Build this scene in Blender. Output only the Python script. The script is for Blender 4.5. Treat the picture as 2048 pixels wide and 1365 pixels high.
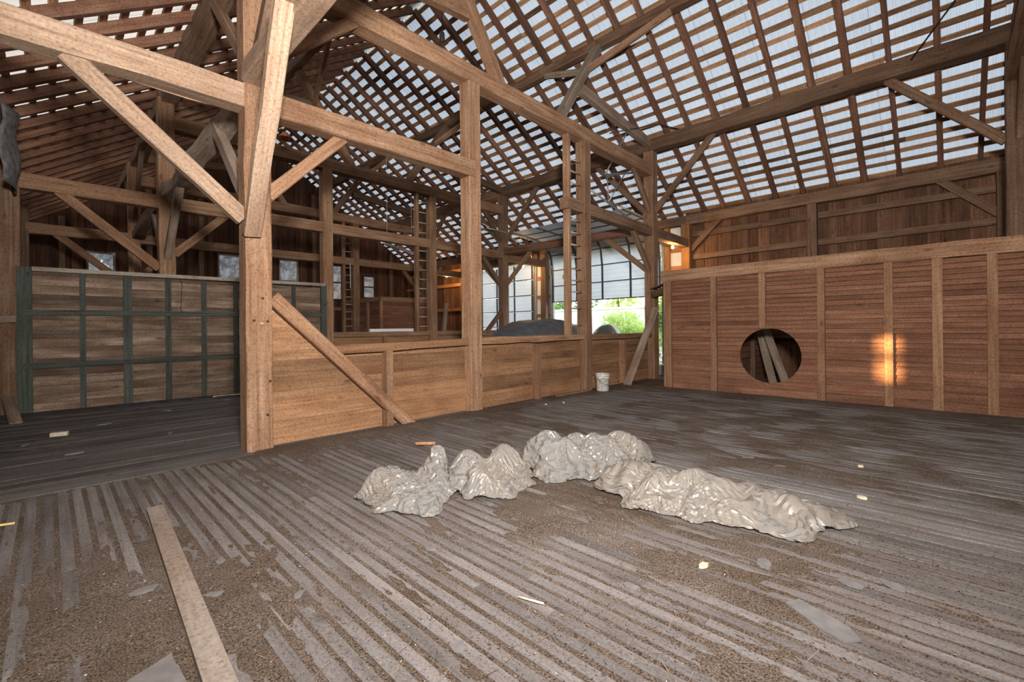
import bpy, math, random
from mathutils import Vector, Matrix, noise

# ------------------------------------------------------------------ reset
for o in list(bpy.data.objects):
    bpy.data.objects.remove(o)
SC = bpy.context.scene
COL = SC.collection
rnd = random.Random(7)

# ------------------------------------------------------------------ camera
A0 = math.radians(44.23)
FWD = Vector((math.cos(A0), math.sin(A0), 0))
RGT = Vector((math.sin(A0), -math.cos(A0), 0))
UPV = Vector((0, 0, 1))
ROLL = math.radians(0.55)
rc = RGT*math.cos(ROLL) - UPV*math.sin(ROLL)
uc = UPV*math.cos(ROLL) + RGT*math.sin(ROLL)
cam = bpy.data.cameras.new('camera')
cam.sensor_width = 36
cam.lens = 900/2048*36
cam.shift_y = -24.5/2048
cam.clip_start = 0.05
cam.clip_end = 300
camo = bpy.data.objects.new('camera', cam)
COL.objects.link(camo)
camo.matrix_world = Matrix(((rc.x, uc.x, -FWD.x, 0), (rc.y, uc.y, -FWD.y, 0), (rc.z, uc.z, -FWD.z, 1.35), (0, 0, 0, 1)))
SC.camera = camo

# ------------------------------------------------------------------ world, sun, flash, exposure
W = bpy.data.worlds.new('sky')
SC.world = W
W.use_nodes = True
bg = W.node_tree.nodes['Background']
bg.inputs[0].default_value = (0.80, 0.90, 1.0, 1)
bg.inputs[1].default_value = 5.0

def aim(o, d):
    o.rotation_euler = Vector(d).to_track_quat('-Z', 'Y').to_euler()

sun = bpy.data.lights.new('low_sun', 'SUN')
sun.energy = 18.0
sun.angle = math.radians(0.9)
sun.color = (1.0, 0.66, 0.29)
suno = bpy.data.objects.new('low_sun', sun)
COL.objects.link(suno)
aim(suno, (1, -0.55, -0.080))
suno.location = (-20, 18, 5)

fl = bpy.data.lights.new('flash', 'AREA')          # the photographer's flash head on its stand
fl.shape = 'DISK'
fl.size = 0.5
fl.energy = 860
fl.color = (1.0, 0.965, 0.92)
flo = bpy.data.objects.new('flash', fl)
COL.objects.link(flo)
flo.location = (0.05, -0.35, 2.35)
aim(flo, (0.66, 0.64, 0.42))

SC.view_settings.view_transform = 'Standard'
SC.view_settings.look = 'None'
SC.view_settings.gamma = 1
SC.view_settings.use_curve_mapping = False
SC.view_settings.exposure = 0.12

# ------------------------------------------------------------------ materials
def nt(name):
    m = bpy.data.materials.new(name)
    m.use_nodes = True
    t = m.node_tree
    return m, t, t.nodes['Principled BSDF']

def N(t, ty, **kw):
    n = t.nodes.new(ty)
    for k, v in kw.items():
        setattr(n, k, v)
    return n

def ramp(t, stops):
    r = N(t, 'ShaderNodeValToRGB')
    el = r.color_ramp.elements
    while len(el) < len(stops):
        el.new(0.5)
    for e, (p, c) in zip(el, stops):
        e.position = p
        e.color = (*c, 1) if len(c) == 3 else c
    return r

def wood(name, dark, mid, light, rough=0.85, grain=26.0, tint=(0.72, 1.25), fleck=0.0, stain=0.5, dirt=(0.05, 0.04, 0.035), bump=0.25, speck=(38, 0.85)):
    m, t, b = nt(name)
    L = t.links.new
    tc = N(t, 'ShaderNodeTexCoord')
    oi = N(t, 'ShaderNodeObjectInfo')
    mul = N(t, 'ShaderNodeVectorMath', operation='SCALE')
    cmb = N(t, 'ShaderNodeCombineXYZ')
    L(oi.outputs['Random'], cmb.inputs[0]); L(oi.outputs['Random'], cmb.inputs[1]); L(oi.outputs['Random'], cmb.inputs[2])
    L(cmb.outputs[0], mul.inputs[0]); mul.inputs[3].default_value = 71.0
    add = N(t, 'ShaderNodeVectorMath', operation='ADD')
    L(tc.outputs['Object'], add.inputs[0]); L(mul.outputs[0], add.inputs[1])
    mp = N(t, 'ShaderNodeMapping')
    mp.inputs['Scale'].default_value = (0.9, grain, grain)
    L(add.outputs[0], mp.inputs[0])
    n1 = N(t, 'ShaderNodeTexNoise')
    n1.inputs['Scale'].default_value = 1.0; n1.inputs['Detail'].default_value = 6.0; n1.inputs['Roughness'].default_value = 0.65
    n1.inputs['Distortion'].default_value = 0.4
    L(mp.outputs[0], n1.inputs['Vector'])
    rp = ramp(t, [(0.30, dark), (0.50, mid), (0.72, light)])
    L(n1.outputs['Fac'], rp.inputs[0])
    # broad staining along the piece
    mp2 = N(t, 'ShaderNodeMapping'); mp2.inputs['Scale'].default_value = (0.8, 3.5, 3.5)
    L(add.outputs[0], mp2.inputs[0])
    n2 = N(t, 'ShaderNodeTexNoise'); n2.inputs['Scale'].default_value = 1.3; n2.inputs['Detail'].default_value = 5
    L(mp2.outputs[0], n2.inputs['Vector'])
    r2 = ramp(t, [(0.36, (1, 1, 1)), (0.62, (0, 0, 0))])
    L(n2.outputs['Fac'], r2.inputs[0])
    mulf = N(t, 'ShaderNodeMath', operation='MULTIPLY'); mulf.inputs[1].default_value = stain
    L(r2.outputs[0], mulf.inputs[0])
    mx = N(t, 'ShaderNodeMix', data_type='RGBA')
    L(mulf.outputs[0], mx.inputs[0]); L(rp.outputs[0], mx.inputs[6])
    mx.inputs[7].default_value = (*[d*0.5+k*0.35 for d, k in zip(dark, mid)], 1)
    # knots
    mp3 = N(t, 'ShaderNodeMapping'); mp3.inputs['Scale'].default_value = (1.6, 4.5, 4.5)
    L(add.outputs[0], mp3.inputs[0])
    vo = N(t, 'ShaderNodeTexVoronoi'); vo.inputs['Scale'].default_value = 1.0
    L(mp3.outputs[0], vo.inputs['Vector'])
    r3 = ramp(t, [(0.05, (1, 1, 1)), (0.13, (0, 0, 0))])
    L(vo.outputs['Distance'], r3.inputs[0])
    mk = N(t, 'ShaderNodeMath', operation='MULTIPLY'); mk.inputs[1].default_value = 0.7
    L(r3.outputs[0], mk.inputs[0])
    mx2 = N(t, 'ShaderNodeMix', data_type='RGBA')
    L(mk.outputs[0], mx2.inputs[0]); L(mx.outputs[2], mx2.inputs[6]); mx2.inputs[7].default_value = (*[d*0.55 for d in dark], 1)
    col = mx2
    if fleck > 0:      # pale droppings and scratches
        mp4 = N(t, 'ShaderNodeMapping'); mp4.inputs['Scale'].default_value = (30, 9, 9)
        L(add.outputs[0], mp4.inputs[0])
        n4 = N(t, 'ShaderNodeTexNoise'); n4.inputs['Scale'].default_value = 1; n4.inputs['Detail'].default_value = 2
        L(mp4.outputs[0], n4.inputs['Vector'])
        r4 = ramp(t, [(0.80-fleck*0.12, (0, 0, 0)), (0.86-fleck*0.12, (1, 1, 1))])
        L(n4.outputs['Fac'], r4.inputs[0])
        mf = N(t, 'ShaderNodeMath', operation='MULTIPLY'); mf.inputs[1].default_value = 0.6
        L(r4.outputs[0], mf.inputs[0])
        mx4 = N(t, 'ShaderNodeMix', data_type='RGBA')
        L(mf.outputs[0], mx4.inputs[0]); L(mx2.outputs[2], mx4.inputs[6]); mx4.inputs[7].default_value = (0.62, 0.50, 0.40, 1)
        col = mx4
    n5 = N(t, 'ShaderNodeTexNoise'); n5.inputs['Scale'].default_value = speck[0]; n5.inputs['Detail'].default_value = 4; n5.inputs['Roughness'].default_value = 0.7
    L(add.outputs[0], n5.inputs['Vector'])
    r5 = ramp(t, [(0.30, (0.48, 0.45, 0.43)), (0.47, (1.0, 1.0, 1.0)), (0.72, (1.32, 1.32, 1.33))])
    L(n5.outputs['Fac'], r5.inputs[0])
    n6 = N(t, 'ShaderNodeTexNoise'); n6.inputs['Scale'].default_value = 1.6; n6.inputs['Detail'].default_value = 4
    L(add.outputs[0], n6.inputs['Vector'])
    r6 = ramp(t, [(0.34, (0.82, 0.74, 0.70)), (0.52, (1.0, 1.0, 1.0)), (0.68, (1.06, 1.07, 1.07))])
    L(n6.outputs['Fac'], r6.inputs[0])
    m5 = N(t, 'ShaderNodeMix', data_type='RGBA', blend_type='MULTIPLY'); m5.inputs[0].default_value = speck[1]
    L(col.outputs[2], m5.inputs[6]); L(r5.outputs[0], m5.inputs[7])
    m6 = N(t, 'ShaderNodeMix', data_type='RGBA', blend_type='MULTIPLY'); m6.inputs[0].default_value = 0.9
    L(m5.outputs[2], m6.inputs[6]); L(r6.outputs[0], m6.inputs[7])
    col = m6
    mr = N(t, 'ShaderNodeMapRange'); mr.inputs[3].default_value = tint[0]; mr.inputs[4].default_value = tint[1]
    L(oi.outputs['Random'], mr.inputs[0])
    tn = N(t, 'ShaderNodeVectorMath', operation='SCALE')
    L(col.outputs[2], tn.inputs[0]); L(mr.outputs[0], tn.inputs[3])
    L(tn.outputs[0], b.inputs['Base Color'])
    b.inputs['Roughness'].default_value = rough
    b.inputs['Specular IOR Level'].default_value = 0.25
    bp = N(t, 'ShaderNodeBump'); bp.inputs['Strength'].default_value = bump; bp.inputs['Distance'].default_value = 0.01
    L(n1.outputs['Fac'], bp.inputs['Height']); L(bp.outputs[0], b.inputs['Normal'])
    return m

def plain(name, c, rough=0.6, metal=0.0, var=0.25, scale=6.0, spec=0.5):
    m, t, b = nt(name)
    L = t.links.new
    tc = N(t, 'ShaderNodeTexCoord')
    n = N(t, 'ShaderNodeTexNoise'); n.inputs['Scale'].default_value = scale; n.inputs['Detail'].default_value = 5
    L(tc.outputs['Object'], n.inputs['Vector'])
    r = ramp(t, [(0.3, tuple(x*(1-var) for x in c)), (0.7, tuple(min(1, x*(1+var)) for x in c))])
    L(n.outputs['Fac'], r.inputs[0]); L(r.outputs[0], b.inputs['Base Color'])
    b.inputs['Roughness'].default_value = rough
    b.inputs['Metallic'].default_value = metal
    b.inputs['Specular IOR Level'].default_value = spec
    return m

M = {}
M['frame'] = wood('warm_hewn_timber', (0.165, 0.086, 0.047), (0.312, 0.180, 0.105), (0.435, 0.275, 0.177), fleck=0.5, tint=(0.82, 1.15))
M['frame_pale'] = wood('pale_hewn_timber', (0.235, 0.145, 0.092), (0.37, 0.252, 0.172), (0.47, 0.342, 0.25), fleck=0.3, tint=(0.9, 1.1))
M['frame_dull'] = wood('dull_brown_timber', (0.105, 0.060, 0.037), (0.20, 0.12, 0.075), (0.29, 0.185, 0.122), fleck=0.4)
M['grey'] = wood('weathered_grey_timber', (0.16, 0.115, 0.085), (0.30, 0.225, 0.17), (0.42, 0.33, 0.26), tint=(0.85, 1.15))
M['rafter'] = wood('dark_rafter_timber', (0.12, 0.058, 0.036), (0.22, 0.112, 0.07), (0.33, 0.185, 0.12))
M['lath'] = wood('roof_lath_timber', (0.16, 0.085, 0.048), (0.34, 0.195, 0.105), (0.52, 0.33, 0.18), tint=(0.45, 1.7))
M['siding'] = wood('red_brown_board', (0.095, 0.046, 0.026), (0.185, 0.094, 0.054), (0.285, 0.162, 0.10), fleck=0.4, tint=(0.7, 1.3))
M['halfwall'] = wood('orange_brown_board', (0.205, 0.098, 0.046), (0.33, 0.178, 0.092), (0.42, 0.25, 0.14), fleck=0.35, tint=(0.62, 1.25), grain=34)
M['slat'] = wood('lapped_red_board', (0.14, 0.062, 0.036), (0.24, 0.114, 0.068), (0.32, 0.170, 0.106), fleck=0.4, tint=(0.80, 1.15), grain=34)
M['batten'] = wood('batten_timber', (0.205, 0.105, 0.056), (0.30, 0.168, 0.095), (0.39, 0.24, 0.145), fleck=0.2)
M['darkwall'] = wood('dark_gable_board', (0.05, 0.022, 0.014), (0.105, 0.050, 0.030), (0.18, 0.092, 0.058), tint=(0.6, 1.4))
M['floor'] = wood('dusty_floor_board', (0.118, 0.103, 0.096), (0.175, 0.157, 0.150), (0.228, 0.210, 0.203), rough=0.95, tint=(0.8, 1.15), stain=0.6, grain=20, bump=0.3, speck=(85, 1.0))
M['floor_dark'] = wood('dark_mow_floor_board', (0.07, 0.06, 0.058), (0.13, 0.115, 0.11), (0.20, 0.18, 0.172), rough=0.95, stain=0.7)
M['floor_plank'] = wood('loose_dusty_plank', (0.235, 0.19, 0.155), (0.285, 0.235, 0.195), (0.33, 0.28, 0.235), rough=0.95, stain=0.25, tint=(1, 1))
M['oldpaint'] = wood('weathered_door_board', (0.115, 0.070, 0.047), (0.285, 0.200, 0.142), (0.48, 0.375, 0.29), tint=(0.6, 1.2), stain=1.0, grain=11)
M['greenpaint'] = wood('flaking_green_paint', (0.045, 0.045, 0.036), (0.075, 0.086, 0.074), (0.13, 0.125, 0.105), tint=(0.8, 1.2), stain=0.35)
M['nailer'] = wood('fresh_nailer_board', (0.30, 0.13, 0.045), (0.50, 0.24, 0.09), (0.62, 0.34, 0.15))
M['whitewood'] = wood('bleached_cap_board', (0.30, 0.25, 0.20), (0.48, 0.42, 0.35), (0.62, 0.56, 0.48), stain=0.5)
M['steel'] = plain('galvanised_steel', (0.42, 0.44, 0.46), 0.4, 0.7, 0.15, 12)
M['dark_steel'] = plain('dark_steel', (0.09, 0.105, 0.12), 0.45, 0.3, 0.2, 12)
M['iron'] = plain('rusty_iron', (0.07, 0.045, 0.035), 0.7, 0.4, 0.4, 20)
M['door_white'] = plain('white_door_panel', (0.86, 0.88, 0.91), 0.5, 0.0, 0.05, 3)
M['white'] = plain('white_vinyl', (0.85, 0.85, 0.86), 0.5, 0, 0.03, 3)
M['metal_wall'] = plain('pale_corrugated_metal', (0.80, 0.81, 0.82), 0.5, 0.0, 0.06, 4)
M['yellow'] = plain('yellow_sticker', (0.85, 0.70, 0.05), 0.6, 0, 0.05, 6)
M['tarp'] = plain('grey_tarp', (0.085, 0.09, 0.10), 0.55, 0, 0.3, 5)
M['tarp_green'] = plain('green_grey_tarp', (0.10, 0.12, 0.09), 0.3, 0, 0.4, 4)
M['slate'] = plain('grey_slate', (0.175, 0.162, 0.158), 0.7, 0, 0.2, 14)
M['cream'] = plain('cream_chip', (0.62, 0.52, 0.38), 0.8, 0, 0.2, 20)
M['chip'] = plain('orange_wood_chip', (0.42, 0.22, 0.11), 0.8, 0, 0.3, 20)
M['straw'] = plain('yellow_straw', (0.66, 0.50, 0.20), 0.7, 0, 0.2, 20)
M['ground'] = plain('pale_gravel', (0.42, 0.41, 0.38), 0.95, 0, 0.25, 1.5)
M['bark'] = plain('bark', (0.12, 0.085, 0.06), 0.9, 0, 0.4, 8)
M['copper'] = plain('copper_reflector', (0.62, 0.26, 0.12), 0.25, 0.9, 0.2, 8)
M['tub'] = plain('grey_tub_plastic', (0.30, 0.33, 0.34), 0.5, 0, 0.1, 6)
M['tarpaper'] = plain('grey_tarpaper', (0.15, 0.145, 0.145), 0.85, 0, 0.5, 10)

def leafmat(name, c):
    m, t, b = nt(name)
    L = t.links.new
    b.inputs['Base Color'].default_value = (*c, 1)
    b.inputs['Roughness'].default_value = 0.5
    tr = N(t, 'ShaderNodeBsdfTranslucent'); tr.inputs[0].default_value = (c[0]*1.3, c[1]*1.25, c[2]*0.6, 1)
    mx = N(t, 'ShaderNodeMixShader'); mx.inputs[0].default_value = 0.45
    L(b.outputs[0], mx.inputs[1]); L(tr.outputs[0], mx.inputs[2])
    L(mx.outputs[0], t.nodes['Material Output'].inputs[0])
    return m
M['leaf'] = leafmat('light_green_leaf', (0.44, 0.56, 0.26))
M['leaf2'] = leafmat('yellow_green_leaf', (0.54, 0.60, 0.26))
M['leaf3'] = leafmat('deep_green_leaf', (0.13, 0.24, 0.07))

def tinmat():      # pale ribbed roofing tin; translucency added so daylight brightens sheets and interior
    m, t, b = nt('pale_roofing_sheet')
    L = t.links.new
    b.inputs['Base Color'].default_value = (0.62, 0.65, 0.69, 1)
    b.inputs['Roughness'].default_value = 0.45
    tr = N(t, 'ShaderNodeBsdfTranslucent')
    tc = N(t, 'ShaderNodeTexCoord')
    n = N(t, 'ShaderNodeTexNoise'); n.inputs['Scale'].default_value = 0.7; n.inputs['Detail'].default_value = 4
    L(tc.outputs['Object'], n.inputs['Vector'])
    r = ramp(t, [(0.3, (0.150, 0.156, 0.166)), (0.7, (0.20, 0.206, 0.215))])
    L(n.outputs['Fac'], r.inputs[0]); L(r.outputs[0], tr.inputs[0])
    ad = N(t, 'ShaderNodeMixShader'); ad.inputs[0].default_value = 0.62
    L(b.outputs[0], ad.inputs[1]); L(tr.outputs[0], ad.inputs[2])
    L(ad.outputs[0], t.nodes['Material Output'].inputs[0])
    return m
M['tin'] = tinmat()

def plasticmat(name, trans, dust):
    m, t, b = nt(name)
    L = t.links.new
    tc = N(t, 'ShaderNodeTexCoord')
    n = N(t, 'ShaderNodeTexNoise'); n.inputs['Scale'].default_value = 3.2; n.inputs['Detail'].default_value = 7; n.inputs['Roughness'].default_value = 0.7
    L(tc.outputs['Object'], n.inputs['Vector'])
    n2 = N(t, 'ShaderNodeTexNoise'); n2.inputs['Scale'].default_value = 90; n2.inputs['Detail'].default_value = 3
    L(tc.outputs['Object'], n2.inputs['Vector'])
    r = ramp(t, [(0.42-dust*0.15, (0.30, 0.287, 0.27)), (0.56-dust*0.15, (0.235, 0.208, 0.18)), (0.8, (0.165, 0.138, 0.112))])
    L(n.outputs['Fac'], r.inputs[0])
    sp = ramp(t, [(0.60, (1, 1, 1)), (0.72, (0.35, 0.27, 0.2))])
    L(n2.outputs['Fac'], sp.inputs[0])
    mu = N(t, 'ShaderNodeMix', data_type='RGBA', blend_type='MULTIPLY'); mu.inputs[0].default_value = 0.7
    L(r.outputs[0], mu.inputs[6]); L(sp.outputs[0], mu.inputs[7])
    L(mu.outputs[2], b.inputs['Base Color'])
    rr = ramp(t, [(0.42-dust*0.15, (0.10, 0.10, 0.10)), (0.60-dust*0.15, (0.5, 0.5, 0.5))])
    L(n.outputs['Fac'], rr.inputs[0]); L(rr.outputs[0], b.inputs['Roughness'])
    b.inputs['Specular IOR Level'].default_value = 0.55
    tp = N(t, 'ShaderNodeBsdfTransparent'); tp.inputs[0].default_value = (0.9, 0.9, 0.88, 1)
    rt = ramp(t, [(0.40-dust*0.15, (trans,)*3), (0.58-dust*0.15, (0.06,)*3)])
    L(n.outputs['Fac'], rt.inputs[0])
    mx = N(t, 'ShaderNodeMixShader')
    L(rt.outputs[0], mx.inputs[0]); L(b.outputs[0], mx.inputs[1]); L(tp.outputs[0], mx.inputs[2])
    L(mx.outputs[0], t.nodes['Material Output'].inputs[0])
    return m
M['plastic'] = plasticmat('crumpled_clear_plastic', 0.36, 0.0)
M['plastic_dusty'] = plasticmat('dust_covered_clear_plastic', 0.3, 0.6)
M['pane'] = plasticmat('cloudy_window_film', 0.012, -0.2)

def dirtmat():
    m, t, b = nt('chaff_and_dirt')
    L = t.links.new
    tc = N(t, 'ShaderNodeTexCoord')
    n = N(t, 'ShaderNodeTexNoise'); n.inputs['Scale'].default_value = 0.9; n.inputs['Detail'].default_value = 8; n.inputs['Roughness'].default_value = 0.7
    L(tc.outputs['Object'], n.inputs['Vector'])
    r = ramp(t, [(0.35, (0.095, 0.068, 0.050)), (0.55, (0.142, 0.112, 0.093)), (0.7, (0.18, 0.155, 0.138))])
    L(n.outputs['Fac'], r.inputs[0])
    n2 = N(t, 'ShaderNodeTexNoise'); n2.inputs['Scale'].default_value = 120; n2.inputs['Detail'].default_value = 3
    L(tc.outputs['Object'], n2.inputs['Vector'])
    r2 = ramp(t, [(0.32, (0.25, 0.22, 0.2)), (0.5, (0.95, 0.95, 0.95)), (0.68, (1.7, 1.6, 1.45))])
    L(n2.outputs['Fac'], r2.inputs[0])
    mu = N(t, 'ShaderNodeMix', data_type='RGBA', blend_type='MULTIPLY'); mu.inputs[0].default_value = 1
    L(r.outputs[0], mu.inputs[6]); L(r2.outputs[0], mu.inputs[7]); L(mu.outputs[2], b.inputs['Base Color'])
    b.inputs['Roughness'].default_value = 1; b.inputs['Specular IOR Level'].default_value = 0.1
    bp = N(t, 'ShaderNodeBump'); bp.inputs['Strength'].default_value = 0.7; bp.inputs['Distance'].default_value = 0.01
    L(n2.outputs['Fac'], bp.inputs['Height']); L(bp.outputs[0], b.inputs['Normal'])
    return m
M['dirt'] = dirtmat()
M['mowdirt'] = plain('black_mow_dust', (0.075, 0.068, 0.066), 0.95, 0, 0.5, 5, 0.2)

def doormat():     # white fibreglass door skin: daylight glows faintly through
    m, t, b = nt('white_fibreglass_door_panel')
    L = t.links.new
    b.inputs['Base Color'].default_value = (0.84, 0.86, 0.88, 1)
    b.inputs['Roughness'].default_value = 0.5
    tr = N(t, 'ShaderNodeBsdfTranslucent')
    tc = N(t, 'ShaderNodeTexCoord')
    n = N(t, 'ShaderNodeTexNoise'); n.inputs['Scale'].default_value = 1.2
    L(tc.outputs['Object'], n.inputs['Vector'])
    r = ramp(t, [(0.3, (0.34, 0.36, 0.385)), (0.7, (0.42, 0.44, 0.46))])
    L(n.outputs['Fac'], r.inputs[0]); L(r.outputs[0], tr.inputs[0])
    mx = N(t, 'ShaderNodeMixShader'); mx.inputs[0].default_value = 0.5
    L(b.outputs[0], mx.inputs[1]); L(tr.outputs[0], mx.inputs[2])
    L(mx.outputs[0], t.nodes['Material Output'].inputs[0])
    return m
M['door_white'] = doormat()

def bulbmat():
    m, t, b = nt('glowing_bulb_glass')
    b.inputs['Emission Color'].default_value = (1.0, 0.72, 0.32, 1)
    b.inputs['Emission Strength'].default_value = 140
    return m
M['bulb'] = bulbmat()

def bucketmat():
    m, t, b = nt('grimy_white_plastic')
    L = t.links.new
    tc = N(t, 'ShaderNodeTexCoord')
    n = N(t, 'ShaderNodeTexNoise'); n.inputs['Scale'].default_value = 22; n.inputs['Detail'].default_value = 6; n.inputs['Roughness'].default_value = 0.8
    L(tc.outputs['Object'], n.inputs['Vector'])
    r = ramp(t, [(0.36, (0.14, 0.12, 0.10)), (0.47, (0.66, 0.62, 0.56)), (0.6, (0.76, 0.73, 0.68))])
    L(n.outputs['Fac'], r.inputs[0]); L(r.outputs[0], b.inputs['Base Color'])
    b.inputs['Roughness'].default_value = 0.5
    return m
M['bucket'] = bucketmat()

# ------------------------------------------------------------------ builders
WM = {}
def put(o, parent=None, mat4=None):
    mat4 = mat4 or Matrix.Identity(4)
    COL.objects.link(o)
    WM[o] = mat4
    if parent is not None:
        o.parent = parent
        o.matrix_basis = WM[parent].inverted() @ mat4
    else:
        o.matrix_basis = mat4
    return o

def tag(o, label=None, cat=None, group=None, kind=None):
    if label: o['label'] = label
    if cat: o['category'] = cat
    if group: o['group'] = group
    if kind: o['kind'] = kind
    return o

def thing(name, loc, label, cat, group=None, kind=None):
    e = bpy.data.objects.new(name, None)
    e.empty_display_size = 0.2
    put(e, None, Matrix.Translation(Vector(loc)))
    return tag(e, label, cat, group, kind)

def mesh(name, vs, fs, mat, parent=None, mat4=None, smooth=False):
    me = bpy.data.meshes.new(name)
    me.from_pydata([tuple(v) for v in vs], [], fs)
    me.materials.append(M[mat] if isinstance(mat, str) else mat)
    if smooth:
        me.polygons.foreach_set('use_smooth', [True]*len(me.polygons))
    me.update()
    o = bpy.data.objects.new(name, me)
    return put(o, parent, mat4)

def frame_mat(p0, p1, up=(0, 0, 1)):
    p0, p1 = Vector(p0), Vector(p1)
    x = (p1-p0).normalized()
    u = Vector(up)
    if abs(x.dot(u)) > 0.98:
        u = Vector((0, 1, 0))
    y = u.cross(x).normalized()
    z = x.cross(y).normalized()
    c = (p0+p1)/2
    return Matrix(((x.x, y.x, z.x, c.x), (x.y, y.y, z.y, c.y), (x.z, y.z, z.z, c.z), (0, 0, 0, 1))), (p1-p0).length

BOXC = {}
def boxmesh(L, w, h, mat, name):
    k = (round(L, 3), round(w, 4), round(h, 4), mat)
    if k in BOXC:
        return BOXC[k]
    a, b, c = L/2, w/2, h/2
    vs = [(x, y, z) for x in (-a, a) for y in (-b, b) for z in (-c, c)]
    fs = [(0, 1, 3, 2), (4, 6, 7, 5), (0, 4, 5, 1), (2, 3, 7, 6), (0, 2, 6, 4), (1, 5, 7, 3)]
    me = bpy.data.meshes.new(name)
    me.from_pydata(vs, [], fs)
    me.materials.append(M[mat])
    BOXC[k] = me
    return me

def board(name, p0, p1, w, h, mat, parent=None, up=(0, 0, 1)):
    """plain sawn piece: w across (horizontal), h along 'up'"""
    m4, L = frame_mat(p0, p1, up)
    o = bpy.data.objects.new(name, boxmesh(L, w, h, mat, name))
    return put(o, parent, m4)

def beam(name, p0, p1, w, h, mat, parent=None, up=(0, 0, 1), wob=0.007, bend=0.0, bev=0.014, bendaxis=2, step=0.45):
    """hewn timber: chamfered section, slightly wavy along its length"""
    m4, L = frame_mat(p0, p1, up)
    n = max(2, min(40, int(L/step)))
    vs, fs = [], []
    prof = [(-w/2, -h/2+bev), (-w/2, h/2-bev), (-w/2+bev, h/2), (w/2-bev, h/2), (w/2, h/2-bev), (w/2, -h/2+bev), (w/2-bev, -h/2), (-w/2+bev, -h/2)]
    ph = rnd.uniform(0, 99)
    for i in range(n+1):
        s = i/n
        x = -L/2+L*s
        b = bend*math.sin(math.pi*s)
        for j, (y, z) in enumerate(prof):
            dy = wob*noise.noise(Vector((ph+x*1.7, j//2*3.1, 0)))*1.4
            dz = wob*noise.noise(Vector((ph+x*1.7, j//2*3.1, 9)))*1.4
            vs.append((x, y+dy+(b if bendaxis == 1 else 0), z+dz+(b if bendaxis == 2 else 0)))
    for i in range(n):
        for j in range(8):
            a, b2 = i*8+j, i*8+(j+1) % 8
            fs.append((a, a+8, b2+8, b2))
    fs.append(tuple(range(8)))
    fs.append(tuple(reversed(range(n*8, n*8+8))))
    return mesh(name, vs, fs, mat, parent, m4)

def prism(name, poly, axis, a0, a1, mat, parent=None):
    """2-D polygon extruded along a world axis ('x': poly is (y,z); 'y': poly is (x,z); 'z': poly is (x,y)); origin at its centre, grain along the poly's first axis"""
    n = len(poly)
    cx = sum(p[0] for p in poly)/n
    cz = sum(p[1] for p in poly)/n
    ca = (a0+a1)/2
    vs = [(p[0]-cx, p[1]-cz, a0-ca) for p in poly]+[(p[0]-cx, p[1]-cz, a1-ca) for p in poly]
    fs = [tuple(range(n)), tuple(range(2*n-1, n-1, -1))]
    for i in range(n):
        j = (i+1) % n
        fs.append((i, i+n, j+n, j))
    if axis == 'x':
        m4 = Matrix(((0, 0, 1, ca), (1, 0, 0, cx), (0, 1, 0, cz), (0, 0, 0, 1)))
    elif axis == 'y':
        m4 = Matrix(((1, 0, 0, cx), (0, 0, 1, ca), (0, 1, 0, cz), (0, 0, 0, 1)))
    else:
        m4 = Matrix(((1, 0, 0, cx), (0, 1, 0, cz), (0, 0, 1, ca), (0, 0, 0, 1)))
    return mesh(name, vs, fs, mat, parent, m4)

def tube(name, pts, r, mat, parent=None, seg=8, radii=None):
    pts = [Vector(p) for p in pts]
    c = pts[0].copy()
    vs, fs = [], []
    prev = None
    for i, p in enumerate(pts):
        d = (pts[min(i+1, len(pts)-1)]-pts[max(i-1, 0)]).normalized()
        u = Vector((0, 0, 1)) if abs(d.z) < 0.95 else Vector((1, 0, 0))
        s = d.cross(u).normalized()
        q = s.cross(d).normalized()
        rr = radii[i] if radii else r
        for k in range(seg):
            a = 2*math.pi*k/seg
            vs.append(p-c+s*math.cos(a)*rr+q*math.sin(a)*rr)
    for i in range(len(pts)-1):
        for k in range(seg):
            a, b = i*seg+k, i*seg+(k+1) % seg
            fs.append((a, b, b+seg, a+seg))
    fs.append(tuple(reversed(range(seg))))
    fs.append(tuple(range((len(pts)-1)*seg, len(pts)*seg)))
    return mesh(name, vs, fs, mat, parent, Matrix.Translation(c), smooth=True)

def lathe(name, prof, loc, mat, parent=None, seg=28):
    vs, fs = [], []
    for r, z in prof:
        for k in range(seg):
            a = 2*math.pi*k/seg
            vs.append((r*math.cos(a), r*math.sin(a), z))
    for i in range(len(prof)-1):
        for k in range(seg):
            a, b = i*seg+k, i*seg+(k+1) % seg
            fs.append((a, b, b+seg, a+seg))
    return mesh(name, vs, fs, mat, parent, Matrix.Translation(Vector(loc)), smooth=True)

def crooked(name, pts, w, h, mat, parent):
    pts = [Vector(p) for p in pts]
    c = pts[0].copy()
    vs, fs = [], []
    n = len(pts)
    for i, p in enumerate(pts):
        k = 1+0.10*math.sin(i*1.9)
        for (a, b) in ((-1, -.8), (-1, .8), (-.8, 1), (.8, 1), (1, .8), (1, -.8), (.8, -1), (-.8, -1)):
            vs.append(p-c+Vector((a*w/2*k, 0, b*h/2*k)))
    for i in range(n-1):
        for j in range(8):
            a, b = i*8+j, i*8+(j+1) % 8
            fs.append((a, a+8, b+8, b))
    fs += [tuple(range(8)), tuple(reversed(range((n-1)*8, n*8)))]
    # local x along the timber so the grain follows it
    rot = Matrix(((0, -1, 0), (1, 0, 0), (0, 0, 1)))
    vs = [rot.transposed() @ v for v in vs]
    return mesh(name, vs, fs, mat, parent, Matrix.Translation(c) @ rot.to_4x4())

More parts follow.
